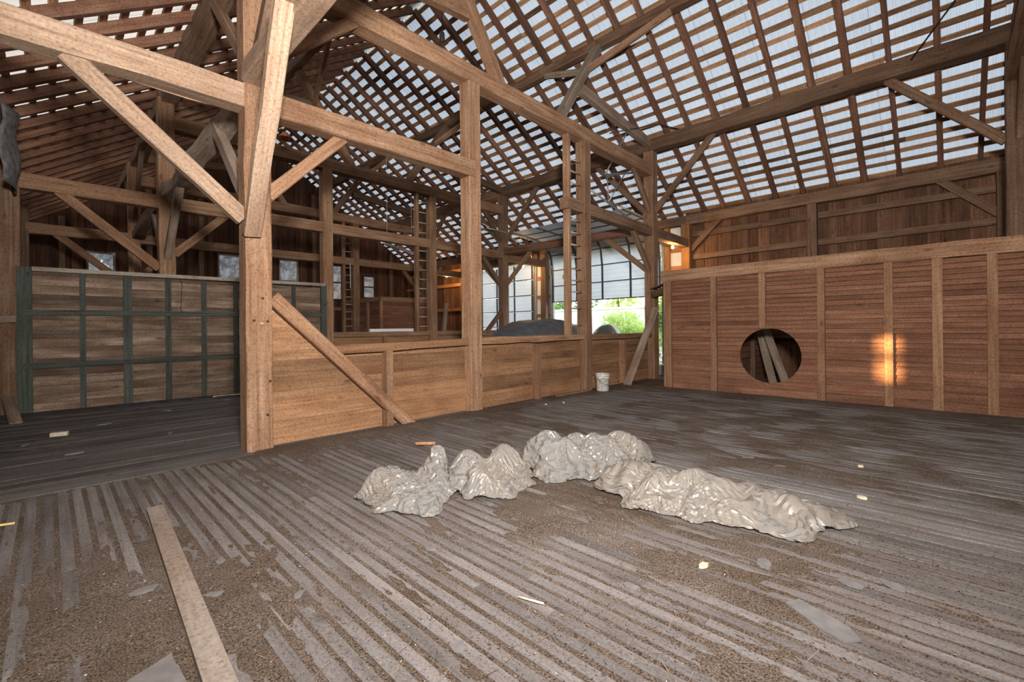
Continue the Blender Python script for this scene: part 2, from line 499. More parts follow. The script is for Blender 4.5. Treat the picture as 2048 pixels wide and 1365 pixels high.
# ------------------------------------------------------------------ barn dimensions (metres)
XL, XE = -0.60, 13.60            # eave walls
Y0, YG = -7.0, 21.2              # front and back gables
XRG, MP = 6.50, 0.658            # ridge, pitch
YA, YB, YC, YD = 5.70, 11.30, 16.20, -0.82
PX = (1.65, 4.90, 8.12, 11.20)
def roofz(x):                    # underside of the rafters
    return 6.33+(11.2-x)*MP if x >= XRG else 6.33+(x-1.80)*MP
ZR = roofz(XRG)
CA = math.atan(MP)

# ------------------------------------------------------------------ ceiling: rafters, laths, sheets
ceil = thing('ceiling', (XRG, 7, ZR), 'open barn roof of dark rafters, thin laths and pale ribbed sheets', None, None, 'structure')
for side in (1, -1):
    xe = XE+0.35 if side > 0 else XL-0.35
    nrm = Vector((MP*side, 0, 1)).normalized()
    k = 0
    y = Y0+0.1
    while y < YG:
        yy = y+rnd.uniform(-0.04, 0.04)
        w = rnd.choice((0.08, 0.085, 0.095, 0.115))
        p0 = Vector((XRG-0.02*side, yy, ZR))+nrm*0.075
        p1 = Vector((xe, yy+rnd.uniform(-0.04, 0.04), roofz(xe)))+nrm*0.075
        board('rafter', p0, p1, w, 0.15, 'rafter', ceil)
        y += 0.64
    SL = (abs(xe-XRG))/math.cos(CA)
    s = 0.12
    while s < SL:
        x = XRG+side*s*math.cos(CA)
        z = ZR-s*math.sin(CA)
        ya = Y0-0.2
        segl = rnd.uniform(5.0, 8.4)
        while ya < YG+0.2:
            yb = min(YG+0.2, ya+segl)
            off = rnd.uniform(-0.018, 0.018)
            c = Vector((x, 0, z))+nrm*(0.15+0.0135)+Vector((side*math.cos(CA), 0, -math.sin(CA)))*off
            board('lath', (c.x, ya, c.z), (c.x, yb, c.z), rnd.choice((0.095, 0.105, 0.115)), 0.027, 'lath', ceil, up=nrm)
            ya = yb
            segl = rnd.choice((8.0, 8.4, 9.0))
        s += 0.288
    # ribbed sheets
    ya = Y0-0.3
    while ya < YG+0.3:
        wdt = 0.93
        prof = []
        yy = 0.0
        while yy < wdt-0.02:
            prof += [(yy, 0), (yy+0.085, 0), (yy+0.095, 0.014), (yy+0.108, 0.014)]
            yy += 0.117
        prof.append((wdt, 0))
        vs, fs = [], []
        base = nrm*(0.15+0.03)
        for (py, pz) in prof:
            a = Vector((XRG, ya+py, ZR+0.0))+base+nrm*pz
            b = Vector((xe+side*0.05, ya+py, roofz(xe+side*0.05)))+base+nrm*pz
            vs += [a, b]
        c0 = vs[0].copy()
        vs = [v-c0 for v in vs]
        for i in range(len(prof)-1):
            fs.append((2*i, 2*i+2, 2*i+3, 2*i+1))
        mesh('roof_sheet', vs, fs, 'tin', ceil, Matrix.Translation(c0))
        ya += 0.925
board('ridge_cap', (XRG, Y0-0.3, ZR+0.215), (XRG, YG+0.3, ZR+0.215), 0.35, 0.02, 'steel', ceil)

# ------------------------------------------------------------------ walls
def vboards(parent, axis, c, a0, a1, topf, openings, mat, wmin=0.17, wmax=0.27, th=0.024, z0=-0.09, face=1):
    """upright boards on plane axis=c between a0 and a1, up to topf(a); openings = (a0,a1,z0,z1)"""
    a = a0
    flip = False
    while a < a1-0.01:
        w = rnd.uniform(wmin, wmax)
        cuts = [e for op in openings for e in op[:2] if a+0.03 < e < a+w+0.03]
        b = min(cuts) if cuts else min(a+w, a1)
        if a1-b < 0.05:
            b = a1
        mid = (a+b)/2
        spans = [(z0, None)]
        for (o0, o1, q0, q1) in openings:
            if o0-0.001 <= mid <= o1+0.001:
                ns = []
                for (s0, s1) in spans:
                    e = s1 if s1 is not None else 99
                    if q0 > s0: ns.append((s0, q0))
                    if q1 < e: ns.append((q1, s1))
                spans = ns
        flip = not flip
        d = (0.014 if flip else -0.012)+rnd.uniform(-0.003, 0.003)
        for (s0, s1) in spans:
            ta = topf(a) if s1 is None else s1
            tb = topf(b) if s1 is None else s1
            if max(ta, tb)-s0 < 0.02:
                continue
            g_ = -0.012 if flip else 0.001
            poly = [(a+g_, s0), (b-g_, s0), (b-g_, tb), (a+g_, ta)]
            # grain runs up the board: build with z first
            n = 4
            cx = sum(p[0] for p in poly)/n; cz = sum(p[1] for p in poly)/n
            vs = [(p[1]-cz, p[0]-cx, -th/2) for p in poly]+[(p[1]-cz, p[0]-cx, th/2) for p in poly]
            fs = [(0, 3, 2, 1), (4, 5, 6, 7)]+[(i, (i+1) % 4, (i+1) % 4+4, i+4) for i in range(4)]
            if axis == 'x':
                m4 = Matrix(((0, 0, 1, c+d), (0, 1, 0, cx), (1, 0, 0, cz), (0, 0, 0, 1)))
            else:
                m4 = Matrix(((0, 1, 0, cx), (0, 0, 1, c+d), (1, 0, 0, cz), (0, 0, 0, 1)))
            mesh('board', vs, fs, mat, parent, m4)
        a = b

def corrugated(parent, y0, y1, z0, z1, x, mat='metal_wall'):
    prof, yy = [], y0
    while yy < y1-0.01:
        prof += [(yy, 0), (min(yy+0.045, y1), 0), (min(yy+0.055, y1), 0.012), (min(yy+0.07, y1), 0.012)]
        yy += 0.08
    prof.append((y1, 0))
    vs, fs = [], []
    for (py, px) in prof:
        vs += [(px, py-y0, 0), (px, py-y0, z1-z0)]
    for i in range(len(prof)-1):
        fs.append((2*i, 2*i+2, 2*i+3, 2*i+1))
    return mesh('metal_sheet', vs, fs, mat, parent, Matrix.Translation((x, y0, z0)))

D1 = (6.55, 11.05); D2 = (12.0, 15.15); DH = 4.0
wr = thing('wall_right', (XE, 2, 0), 'eave wall of upright red-brown boards with horizontal girts and two garage openings', None, None, 'structure')
ZT = 4.78
vboards(wr, 'x', XE+0.14, Y0-0.12, 5.82, lambda a: ZT+0.12, [], 'siding')
vboards(wr, 'x', XE+0.14, 15.3, YG+0.16, lambda a: ZT+0.12, [], 'siding')
corrugated(wr, 5.82, D1[0]-0.06, -0.09, ZT+0.1, XE+0.14)
corrugated(wr, D1[1]+0.05, D2[0]-0.05, -0.09, ZT+0.1, XE+0.14)
corrugated(wr, D1[0]-0.06, D1[1]+0.06, DH, ZT+0.1, XE+0.14)
corrugated(wr, D2[0]-0.06, 15.3, DH, ZT+0.1, XE+0.14)
corrugated(wr, D2[1]+0.02, 15.3, -0.09, DH, XE+0.14)
for (ya, yb) in ((Y0, YD), (YD, YA), (YA, YB), (YB, YC), (YC, YG)):
    beam('wall_plate', (XE, ya, 4.595), (XE, yb, 4.595), 0.24, 0.28, 'frame_dull', wr, wob=0.02)
for (ya, yb) in ((Y0, YD), (YD+0.12, 2.38), (2.62, YA-0.12)):
    for zz in (4.15, 3.48, 2.3, 1.1):
        board('girt', (XE+0.06, ya, zz), (XE+0.06, yb, zz+rnd.uniform(-.02, .02)), 0.12, 0.15, 'frame_dull', wr)
for yy in (2.5, ):
    beam('stud', (XE, yy, 0), (XE, yy, 4.45), 0.22, 0.22, 'frame_dull', wr)
for zz in (0.6, 1.86, 2.6, 3.36, 3.92):
    board('nailer', (XE+0.1, D1[1]+0.03, zz), (XE+0.1, D2[0]-0.03, zz), 0.05, 0.13, 'nailer', wr)
for zz in (0.6, 1.7, 2.5, 3.2, 3.75):
    board('nailer', (XE+0.1, 5.84, zz), (XE+0.1, D1[0]-0.05, zz), 0.05, 0.13, 'nailer', wr)
for (ya, yb) in ((15.3, YC-0.1), (YC+0.1, YG)):
    for zz in (4.15, 3.48, 2.3, 1.1):
        board('girt', (XE+0.06, ya, zz), (XE+0.06, yb, zz), 0.12, 0.15, 'nailer', wr)
for (ya, yb) in (D1, D2):
    beam('door_header', (XE+0.02, ya-0.25, 4.2), (XE+0.02, yb+0.25, 4.2), 0.18, 0.3, 'frame_dull', wr)
    for yy, s in ((ya, -1), (yb, 1)):
        board('jamb', (XE+0.06, yy+s*0.04, 0), (XE+0.06, yy+s*0.04, DH), 0.09, 0.14, 'whitewood', wr)
beam('stud', (XE, 6.36, 0), (XE, 6.36, 4.45), 0.16, 0.14, 'nailer', wr)
beam('brace', (XE-0.02, 4.75, 4.5), (XE-0.02, 5.62, 3.68), 0.10, 0.16, 'frame_dull', wr)
beam('brace', (XE-0.02, 0.15, 4.5), (XE-0.02, -0.74, 3.62), 0.10, 0.16, 'frame_dull', wr)

wl = thing('wall_left', (XL, 7, 0), 'weathered eave wall of upright boards beside the mow', None, None, 'structure')
SW = (6.26, 6.66, 1.22, 2.02)  # unseen opening, placed and sized to cast the warm sun patch
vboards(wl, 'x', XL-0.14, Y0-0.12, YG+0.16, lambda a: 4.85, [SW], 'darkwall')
for (ya, yb) in ((Y0, YD), (YD, YA), (YA, YB), (YB, YC), (YC, YG)):
    beam('wall_plate', (XL, ya, 4.58), (XL, yb, 4.58), 0.24, 0.28, 'frame_dull', wl, wob=0.02)
    for zz in (3.4, 2.2, 1.0):
        board('girt', (XL-0.06, ya+0.14, zz), (XL-0.06, yb-0.14, zz), 0.12, 0.14, 'frame_dull', wl)
for yy in (12.2, 12.75, 13.3, 14.7):
    beam('stud', (XL+0.02, yy, 0), (XL+0.02, yy, 4.45), 0.13, 0.13, 'frame_dull', wl)

wb = thing('wall_back', (XRG, YG, 0), 'dark gable wall of upright boards at the far end', None, None, 'structure')
WINS = [(0.92, 1.62, 3.45, 4.15), (4.80, 5.58, 3.45, 4.50), (7.12, 7.90, 3.60, 4.52), (9.52, 9.98, 2.85, 4.5), (11.10, 11.72, 3.0, 4.10)]
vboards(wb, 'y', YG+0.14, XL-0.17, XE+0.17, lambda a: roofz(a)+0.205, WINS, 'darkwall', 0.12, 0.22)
for zz in (2.4, 4.75, 6.4):
    x0 = max(XL, XRG-(ZR-zz)/MP); x1 = min(XE, XRG+(ZR-zz)/MP)
    board('girt', (x0, YG+0.07, zz), (x1, YG+0.07, zz), 0.1, 0.16, 'frame_dull', wb)
for xx in (0.3, 2.6, 4.2, 6.5, 8.6, 10.4, 12.6):
    zt = 7.66 if xx in (4.2, 8.6) else roofz(xx)-0.1       # two of the studs stop under the upper purlins
    beam('stud', (xx, YG, 0), (xx, YG, zt), 0.16, 0.16, 'frame_dull', wb)

wf = thing('wall_front', (XRG, Y0, 0), 'board gable wall behind the threshing bay', None, None, 'structure')
vboards(wf, 'y', Y0-0.1, XL-0.17, XE+0.17, lambda a: roofz(a)+0.205, [], 'siding', 0.24, 0.34)

# windows
def wavy(name, x0, x1, z0, z1, y, mat, parent, amp=0.018, n=14):
    vs, fs = [], []
    cx, cz = (x0+x1)/2, (z0+z1)/2
    for i in range(n+1):
        for j in range(n+1):
            u, v = i/n, j/n
            sag = math.exp(-((u-0.5)*3)**2)*math.sin((v*6+abs(u-0.5)*7))
            vs.append((x0+(x1-x0)*u-cx, amp*sag+amp*0.8*noise.noise(Vector((u*6+x0, v*6, 1))), z0+(z1-z0)*v-cz))
    for i in range(n):
        for j in range(n):
            a = i*(n+1)+j
            fs.append((a, a+n+1, a+n+2, a+1))
    return mesh(name, vs, fs, mat, parent, Matrix.Translation((cx, y, cz)), smooth=True)

WL = ['small gable window under the girt covered with cloudy plastic film', 'gable window with cloudy plastic film seen beside the big near post',
      'gable window with sagging plastic film above the green door end', 'tall narrow gable window behind the far ladder', 'two-light gable window with ribbed panes above the crate']
for i, (x0, x1, z0, z1) in enumerate(WINS):
    w = thing('window_%d' % (i+1), ((x0+x1)/2, YG+0.1, z0), WL[i], None, None, 'structure')
    for (a, b) in (((x0, z0), (x1, z0)), ((x0, z1), (x1, z1))):
        board('window_rail', (a[0]-0.04, YG+0.10, a[1]), (b[0]+0.04, YG+0.10, b[1]), 0.06, 0.06, 'darkwall', w)
    for xx in (x0, x1):
        board('window_stile', (xx, YG+0.10, z0), (xx, YG+0.10, z1), 0.06, 0.06, 'darkwall', w)
    if i >= 3:
        zm = (z0+z1)/2
        board('muntin', (x0, YG+0.10, zm), (x1, YG+0.10, zm), 0.06, 0.06, 'darkwall', w)
        wavy('pane', x0, x1, z0, zm, YG+0.13, 'pane', w, 0.003)
        wavy('pane', x0, x1, zm, z1, YG+0.13, 'pane', w, 0.003)
    else:
        wavy('window_film', x0-0.03, x1+0.03, z0-0.03, z1+0.03, YG+0.05, 'pane', w)
w6 = thing('window_6', (XL-0.14, 6.36, SW[2]), 'small unseen opening added in the left wall to cast the low sun patch', None, None, 'structure')
for zz in (SW[2], SW[3]):
    board('window_rail', (XL-0.12, SW[0]-0.05, zz), (XL-0.12, SW[1]+0.05, zz), 0.07, 0.06, 'frame_dull', w6)
for yy in (SW[0], SW[1]):
    board('window_stile', (XL-0.12, yy, SW[2]), (XL-0.12, yy, SW[3]), 0.07, 0.06, 'frame_dull', w6)
board('muntin', (XL-0.12, SW[0], 1.66), (XL-0.12, SW[1], 1.66), 0.05, 0.10, 'frame_dull', w6)  # crossbar added to split the sun patch in two

# ------------------------------------------------------------------ garage doors
def sect(parent, pa, pb, y0, y1, stiff):
    """one sectional panel between path points pa and pb (x,z): ribbed face + stiffeners"""
    d = Vector((pb[0]-pa[0], 0, pb[1]-pa[1]))
    h = d.length
    d.normalize()
    nrm = Vector((-d.z, 0, d.x))             # towards the barn inside
    if nrm.x > 0 and abs(nrm.x) > abs(nrm.z): nrm = -nrm
    if abs(nrm.z) > abs(nrm.x) and nrm.z > 0: nrm = -nrm
    ym = (y0+y1)/2
    org = Vector((pa[0], ym, pa[1]))
    m4 = Matrix(((0, d.x, nrm.x, org.x), (1, d.y, nrm.y, org.y), (0, d.z, nrm.z, org.z), (0, 0, 0, 1)))
    W2 = (y1-y0)/2
    prof = [(0.0, 0.02)]
    nr = 4
    for k in range(nr):
        a = h*(k+0.06)/nr; b = h*(k+0.94)/nr
        prof += [(a, 0.02), (a+0.008, 0.028), (b-0.008, 0.028), (b, 0.02)]
    prof += [(h, 0.02)]
    n = len(prof)
    vs = [(-W2, p, q) for p, q in prof]+[(W2, p, q) for p, q in prof]
    fs = [(i, i+1, i+1+n, i+n) for i in range(n-1)]
    s = mesh('door_section', vs, fs, 'door_white', parent, m4)
    for yy in stiff:
        a = org+Vector((0, yy-ym, 0))+nrm*0.045
        board('stiffener', a+d*0.005, a+d*(h-0.005), 0.06, 0.035, 'dark_steel', s, up=nrm)
    a = org+nrm*0.04
    board('edge_strip', a+Vector((0, -W2, 0))+d*0.018, a+Vector((0, W2, 0))+d*0.018, 0.035, 0.03, 'dark_steel', s, up=nrm)
    return s

d1 = thing('door_1', (XE, 8.8, 0), 'half-raised white sectional garage door curving up on its track', None, None, 'structure')
path = [(XE+0.02, 2.34), (XE+0.02, 2.95), (XE+0.01, 3.56), (XE-0.09, 4.15), (XE-0.46, 4.58), (XE-1.06, 4.68), (XE-1.66, 4.72), (XE-2.26, 4.75)]
for i in range(len(path)-1):
    sect(d1, path[i], path[i+1], D1[0]+0.02, D1[1]-0.02, (7.65, 8.75, 9.85, 6.62, 10.98))
for yy in (D1[0]-0.03, D1[1]+0.03):
    tr = [(XE-0.03, yy, 0.0), (XE-0.03, yy, 3.3)]+[(px-0.05, yy, pz-0.05) for px, pz in path[3:]]+[(10.2, yy, 4.74)]
    tube('door_track', tr, 0.022, 'steel', d1)
mesh('warning_sticker', [(0, 0, 0), (0, 0.16, 0), (0, 0.16, 0.16), (0, 0, 0.16)], [(0, 3, 2, 1)], 'yellow', d1, Matrix.Translation((XE-0.03, 10.35, 3.22)))

d2 = thing('door_2', (XE, 13.6, 0), 'closed white sectional garage door beside the far bay', None, None, 'structure')
for i in range(6):
    z0 = 0.12+i*0.64
    sect(d2, (XE+0.02, z0), (XE+0.02, z0+0.635), D2[0]+0.02, D2[1]-0.02, (12.06, 13.05, 14.1, 15.08))
for yy in (D2[0]-0.03, D2[1]+0.03):
    tube('door_track', [(XE-0.04, yy, 0), (XE-0.04, yy, 3.8), (XE-0.14, yy, 4.25), (XE-0.4, yy, 4.6), (10.8, yy, 5.13)], 0.022, 'steel', d2)

def rail(name, a, b, label):
    o = tube(name, [a, b], 0.022, 'steel')
    return tag(o, label, 'rail')
rail('opener_rail', (9.13, 6.2, 4.69), (13.54, 6.32, 3.87), 'straight steel door-opener rail slung beside the half-raised door')
rail('opener_rail', (10.6, 12.45, 5.22), (13.55, 12.45, 4.63), 'straight steel door-opener rail slung above the closed door')
ft = thing('tube_light', (8.7, 14, 4.25), 'white fluorescent tube fitting hanging by cords beyond the middle frame', 'light')
board('housing', (8.1, 14, 4.34), (9.3, 14, 4.15), 0.09, 0.05, 'white', ft)
tube('tube_lamp', [(8.12, 14, 4.295), (9.28, 14, 4.115)], 0.018, 'white', ft)
for xx, zz in ((8.2, 4.33), (9.2, 4.17)):
    tube('cord', [(xx, 14, zz+0.02), (xx, 14, roofz(xx)+0.17)], 0.006, 'white', ft, 5)
hb = thing('door_hanger', (10.4, 6.2, 4.5), 'bent perforated steel hanger bracket fixed under the tie beam', 'bracket')
board('strap', (9.85, 6.2, 5.22), (11.13, 5.82, 5.52), 0.04, 0.05, 'steel', hb)
tube('rod', [(9.88, 6.2, 5.22), (9.93, 6.2, 4.55)], 0.016, 'steel', hb)
tube('rod', [(10.5, 6.05, 5.38), (9.93, 6.2, 4.55)], 0.016, 'steel', hb)
tube('rod', [(9.87, 6.25, 5.25), (10.95, 6.25, 6.62)], 0.018, 'steel', hb)

# ------------------------------------------------------------------ floor
flr = thing('floor', (4, 3, 0), 'dusty narrow-board barn floor strewn with chaff', None, None, 'structure')
mesh('subfloor', [(-9, -9, 0), (9, -9, 0), (9, 13.5, 0), (-9, 13.5, 0)], [(0, 1, 2, 3)], 'dirt', flr, Matrix.Translation((XRG-0.0, 7.6, -0.008)))
x = XL+0.02
while x < 9.62:
    w = rnd.uniform(0.054, 0.064)
    ya = -4.0
    cut = rnd.uniform(0.0, 4.0)
    zz = rnd.uniform(-0.003, 0.003)
    for (a, b) in ((ya, cut), (cut+0.004, 5.42+rnd.uniform(-.01, .01))):
        board('floor_board', (x+w/2, a, -0.012+zz), (x+w/2, b, -0.012+zz+rnd.uniform(-.002, .002)), w, 0.024, 'floor', flr)
    x += 0.088
board('sill_plank', (XL, 5.53, -0.008), (1.55, 5.56, -0.008), 0.20, 0.03, 'floor', flr)
y = 5.66
while y < 11.2:
    w = rnd.uniform(0.16, 0.27)
    board('mow_plank', (XL, y+w/2, -0.014+rnd.uniform(-.006, .004)), (4.9, y+w/2+rnd.uniform(-.01, .01), -0.014+rnd.uniform(-.006, .004)), w-0.012, 0.03, 'floor_dark', flr)
    y += w

# drifted dirt lying between and over the boards
def dirt_h(x, y):
    v = Vector((x, y, 0))
    a = noise.noise(v*0.55+Vector((3.1, 1.7, 0)))
    b = noise.noise(v*2.1+Vector((8.3, 2.2, 0)))
    c = noise.noise(Vector((x*13, y*2.6, 0)))
    e = noise.noise(Vector((x*36, y*11, 3)))
    h = -0.0042+0.0075*a+0.0052*b+0.0058*c+0.0040*e
    h += 0.010*(0.8+0.8*b+0.6*c)*math.exp(-(((x-2.75)/0.55)**2+((y-2.05)/0.5)**2))          # brown drift in front of the plastic
    h += 0.013*(0.55+1.3*b+0.8*c)*math.exp(-(((x-6.0)/1.9)**2+((y-1.6)/1.8)**2))             # dark drift in front of the partition
    h += 0.020*math.exp(-((x-9.5)/0.35)**2)                                # swept against the partition
    h += 0.016*math.exp(-((y-5.5)/0.22)**2)*(1 if x > 1.6 else 0.4)        # along the half wall
    h += 0.010*math.exp(-(((x-0.4)/0.5)**2+((y-2.6)/0.6)**2))
    return h
vs, fs = [], []
gx0, gx1, gy0, gy1 = XL, 9.66, -2.2, 5.64
sx = 0.021
nx = int((gx1-gx0)/sx); ny = int((gy1-gy0)/sx)
for i in range(nx+1):
    for j in range(ny+1):
        x = gx0+i*sx; y = gy0+j*sx
        vs.append((x, y, dirt_h(x, y)))
for i in range(nx):
    for j in range(ny):
        a = i*(ny+1)+j
        fs.append((a, a+ny+1, a+ny+2, a+1))
tag(mesh('drifted_dirt', vs, fs, 'dirt', flr, None, smooth=True), kind='stuff')

vs, fs = [], []
sx = 0.045
mx0, mx1, my0, my1 = XL, 4.8, 5.62, 11.0
nx = int((mx1-mx0)/sx); ny = int((my1-my0)/sx)
for i in range(nx+1):
    for j in range(ny+1):
        x = mx0+i*sx; y = my0+j*sx
        v = Vector((x, y, 0))
        h = -0.008+0.012*noise.noise(v*0.8+Vector((1, 5, 0)))+0.008*noise.noise(Vector((x*1.2, y*4, 2)))+0.007*noise.noise(v*9)
        h += 0.035*math.exp(-((y-11.0)/0.3)**2)*(0.6+noise.noise(v*2.5))
        vs.append((x, y, h))
for i in range(nx):
    for j in range(ny):
        a = i*(ny+1)+j
        fs.append((a, a+ny+1, a+ny+2, a+1))
tag(mesh('mow_dirt', vs, fs, 'mowdirt', flr, None, smooth=True), kind='stuff')

# ------------------------------------------------------------------ timber frames
NEARPOST = {}
def bent(y, label, kind):
    t = thing('timber_frame', (PX[0], y, 0), label, 'timber frame')
    near = kind in 'AD'
    fm = 'frame' if near else 'frame'
    dm = 'frame_dull'
    mp_ = beam('post', (PX[0], y, -0.03), (PX[0], y, 6.02), 0.27, 0.27, fm, t, wob=0.01)
    NEARPOST[kind] = mp_
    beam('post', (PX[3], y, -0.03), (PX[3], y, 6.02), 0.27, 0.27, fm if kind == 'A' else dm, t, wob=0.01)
    if kind != 'D':
        beam('post', (PX[1], y, -0.03), (PX[1], y, 5.44), 0.25, 0.25, fm, t, wob=0.01)
        beam('post', (PX[2], y, -0.03), (PX[2], y, 5.44), 0.24, 0.24, fm, t, wob=0.01)
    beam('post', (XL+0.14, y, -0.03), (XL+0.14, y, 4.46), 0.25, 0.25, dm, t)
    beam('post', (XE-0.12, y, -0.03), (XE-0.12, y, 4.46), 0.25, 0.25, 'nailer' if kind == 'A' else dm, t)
    beam('tie_beam', (PX[0]+0.1, y, 5.57), (PX[3]-0.1, y, 5.50), 0.26, 0.29, fm, t, wob=0.014)
    # girts
    if kind == 'A':
        beam('girt', (XL+0.2, y, 3.96), (PX[0]-0.12, y, 3.98), 0.25, 0.26, 'frame_pale', t, wob=0.02)
        beam('girt', (PX[0]+0.12, y-0.03, 3.965), (PX[1]+0.0, y-0.03, 3.985), 0.23, 0.28, fm, t, wob=0.012)
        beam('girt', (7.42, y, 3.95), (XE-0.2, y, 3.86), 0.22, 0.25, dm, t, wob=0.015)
    elif kind in 'BC':
        for a, b in ((XL+0.2, PX[0]-0.12), (PX[0]+0.12, PX[1]-0.1), (PX[1]+0.1, PX[2]-0.1), (PX[2]+0.1, PX[3]-0.1)):
            beam('girt', (a, y, 3.94), (b, y, 3.94), 0.24, 0.26, fm, t, wob=0.014)
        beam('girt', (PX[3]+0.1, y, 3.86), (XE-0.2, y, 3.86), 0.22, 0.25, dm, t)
    # queen posts and struts up to the purlins
    beam('queen_post', (7.30, y, 5.66), (8.71, y, 7.69), 0.17, 0.20, dm if kind != 'A' else 'grey', t, up=(0, 1, 0), wob=0.012)
    beam('queen_post', (5.60, y, 5.66), (4.26, y, 7.66), 0.17, 0.20, fm, t, up=(0, 1, 0), wob=0.012)
    beam('strut', (8.05, y, 6.52), (PX[3]-0.05, y, 6.22), 0.15, 0.22, 'grey' if kind == 'A' else dm, t, wob=0.02)
    beam('strut', (4.85, y, 6.58), (PX[0]+0.05, y, 6.22), 0.15, 0.22, fm, t, wob=0.02)
    # knee braces
    def br(a, b, m=fm, w=0.10, h=0.15):
        beam('brace', (a[0], y-0.02, a[1]), (b[0], y-0.02, b[1]), w, h, m, t)
    br((PX[0]+0.12, 4.50), (2.85, 5.46))
    br((PX[3]-0.12, 4.42), (10.25, 5.42), dm)
    if kind != 'D':
        br((0.12, 3.86), (PX[0]-0.12, 2.62), 'frame_pale' if kind == 'A' else fm, 0.12, 0.17)
        br((2.68, 3.86), (PX[0]+0.12, 2.92))
        br((10.20, 3.80), (PX[3]-0.12, 2.85), dm)
    if kind in 'B':
        br((PX[3]-0.1, 2.0), (10.35, 1.25), dm)
    return t

bA = bent(YA, 'timber frame of heavy posts and beams rising over the half wall', 'A')
bB = bent(YB, 'second timber frame, standing behind the green door', 'B')
bC = bent(YC, 'third timber frame, darker, in front of the gable wall', 'C')
bD = bent(YD, 'timber frame whose thick post rises behind the round-holed partition', 'D')
# pegs and holes on the big near post
for (dx, z) in ((-0.02, 2.42), (0.03, 1.72), (-0.06, 1.47), (0.08, 1.46), (0.10, 0.78), (0.07, 0.40), (0.0, 3.4), (0.05, 3.1)):
    tube('peg', [(PX[0]+dx, YA-0.145, z), (PX[0]+dx, YA-0.10, z)], 0.014, 'iron', NEARPOST['A'])

def longbeam(name, x, zc, ys, w, h, mat, label, cat='beam', **kw):
    t = thing(name, (x, ys[0], zc), label, cat)
    for a, b in zip(ys, ys[1:]):
        beam('timber', (x, a, zc), (x, b, zc+rnd.uniform(-.015, .015)), w, h, mat, t, **kw)
    return t
pl1 = longbeam('purlin_plate', PX[0]+0.05, 6.09, (Y0, YD, YA, YB, YC, YG), 0.27, 0.32, 'frame_dull', 'dark lower purlin plate carrying the left roof slope', wob=0.025)
pl2 = longbeam('purlin_plate', PX[3], 6.17, (Y0, YD, YA, YB, YC, YG), 0.27, 0.32, 'frame_dull', 'long lower purlin plate carrying the bright right roof slope', wob=0.025)
for pl, x in ((pl1, PX[0]), (pl2, PX[3])):
    for yb in (YD, YA, YB, YC):
        for s in (-1, 1):
            if yb == YB and x == PX[0]: continue
            beam('brace', (x, yb+s*1.65, 6.03 if x > 5 else 5.95), (x, yb+s*0.12, 4.42), 0.10, 0.15, 'frame_dull', pl)
pu1 = longbeam('upper_purlin', 4.18, 7.76, (Y0, YD, YA, YB, YC, YG), 0.17, 0.22, 'frame_dull', 'upper purlin high under the left roof slope', wob=0.02)
pu2 = longbeam('upper_purlin', 8.76, 7.79, (Y0, YD, YA, YB, YC, YG), 0.17, 0.22, 'frame_dull', 'upper purlin crossing high under the right roof slope', wob=0.02)
for pl, xa, xb in ((pu1, 4.62, 4.25), (pu2, 8.24, 8.70)):
    for yb in (YA, YB, YC):
        beam('brace', (xa, yb-0.05, 7.0), (xb, yb-1.75, 7.66), 0.09, 0.14, 'frame', pl)
        beam('brace', (xa, yb+0.05, 7.0), (xb, yb+1.5, 7.66), 0.09, 0.14, 'grey', pl)
# longitudinal girts
lg = thing('long_girt', (PX[0], 2.4, 4.1), 'heavy square girt running overhead from the big near post', 'beam')
beam('timber', (1.60, YD+0.1, 4.23), (1.60, YA-0.12, 4.22), 0.21, 0.21, 'frame_pale', lg, wob=0.012)
beam('brace', (1.57, YA-0.17, 2.42), (1.43, 4.08, 4.20), 0.17, 0.10, 'frame_pale', lg, up=(0, 1, 0), wob=0.008)
beam('brace', (PX[0]+0.0, YD+0.15, 2.7), (PX[0]+0.0, 0.5, 4.05), 0.12, 0.16, 'frame', lg)
cg = thing('crooked_girt', (PX[0], 8.5, 4.1), 'crooked grey log girt between the big near post and the second frame', 'beam')
pts, rad = [], []
for i in range(15):
    s = i/14
    yy = YA+0.12+(YB-YA-0.26)*s
    pts.append((PX[0]+0.07*math.sin(s*9), yy, 4.13-0.06*s+0.10*math.sin(s*7.5+0.5)))
    rad.append(0.155+0.02*math.sin(s*17))
crooked('log', pts, 0.22, 0.26, 'grey', cg)
beam('brace', (PX[0]-0.02, YA+0.13, 2.85), (PX[0]-0.02, 7.25, 4.15), 0.12, 0.16, 'grey', cg)
beam('brace', (PX[0], YB-0.12, 2.85), (PX[0], 9.9, 4.0), 0.12, 0.16, 'grey', cg)
cg2 = thing('crooked_girt', (PX[0], 13.7, 4.1), 'crooked dark log girt between the second frame and the third frame', 'beam')
crooked('log', [(PX[0]+0.05*math.sin(i*.8), YB+0.13+(YC-YB-0.26)*i/10, 4.0+0.08*math.sin(i*0.7)) for i in range(11)], 0.22, 0.24, 'frame_dull', cg2)
beam('brace', (PX[0], YB+0.12, 2.85), (PX[0], 12.7, 4.0), 0.12, 0.16, 'grey', cg2)
rg = thing('long_girt', (PX[3], 8.5, 3.98), 'dark girt running above the garage doors between the right-hand posts', 'beam')
for a, b in ((YA+0.12, YB-0.12), (YB+0.12, YC-0.12)):
    beam('timber', (PX[3], a, 4.0), (PX[3], b, 4.06), 0.20, 0.24, 'rafter', rg)
for (ya, yb) in ((YA+0.12, 7.1), (YB-0.12, 10.0), (YB+0.12, 12.6), (YC-0.12, 14.9)):
    beam('brace', (PX[3], ya, 2.88), (PX[3], yb, 3.92), 0.10, 0.14, 'frame', rg)

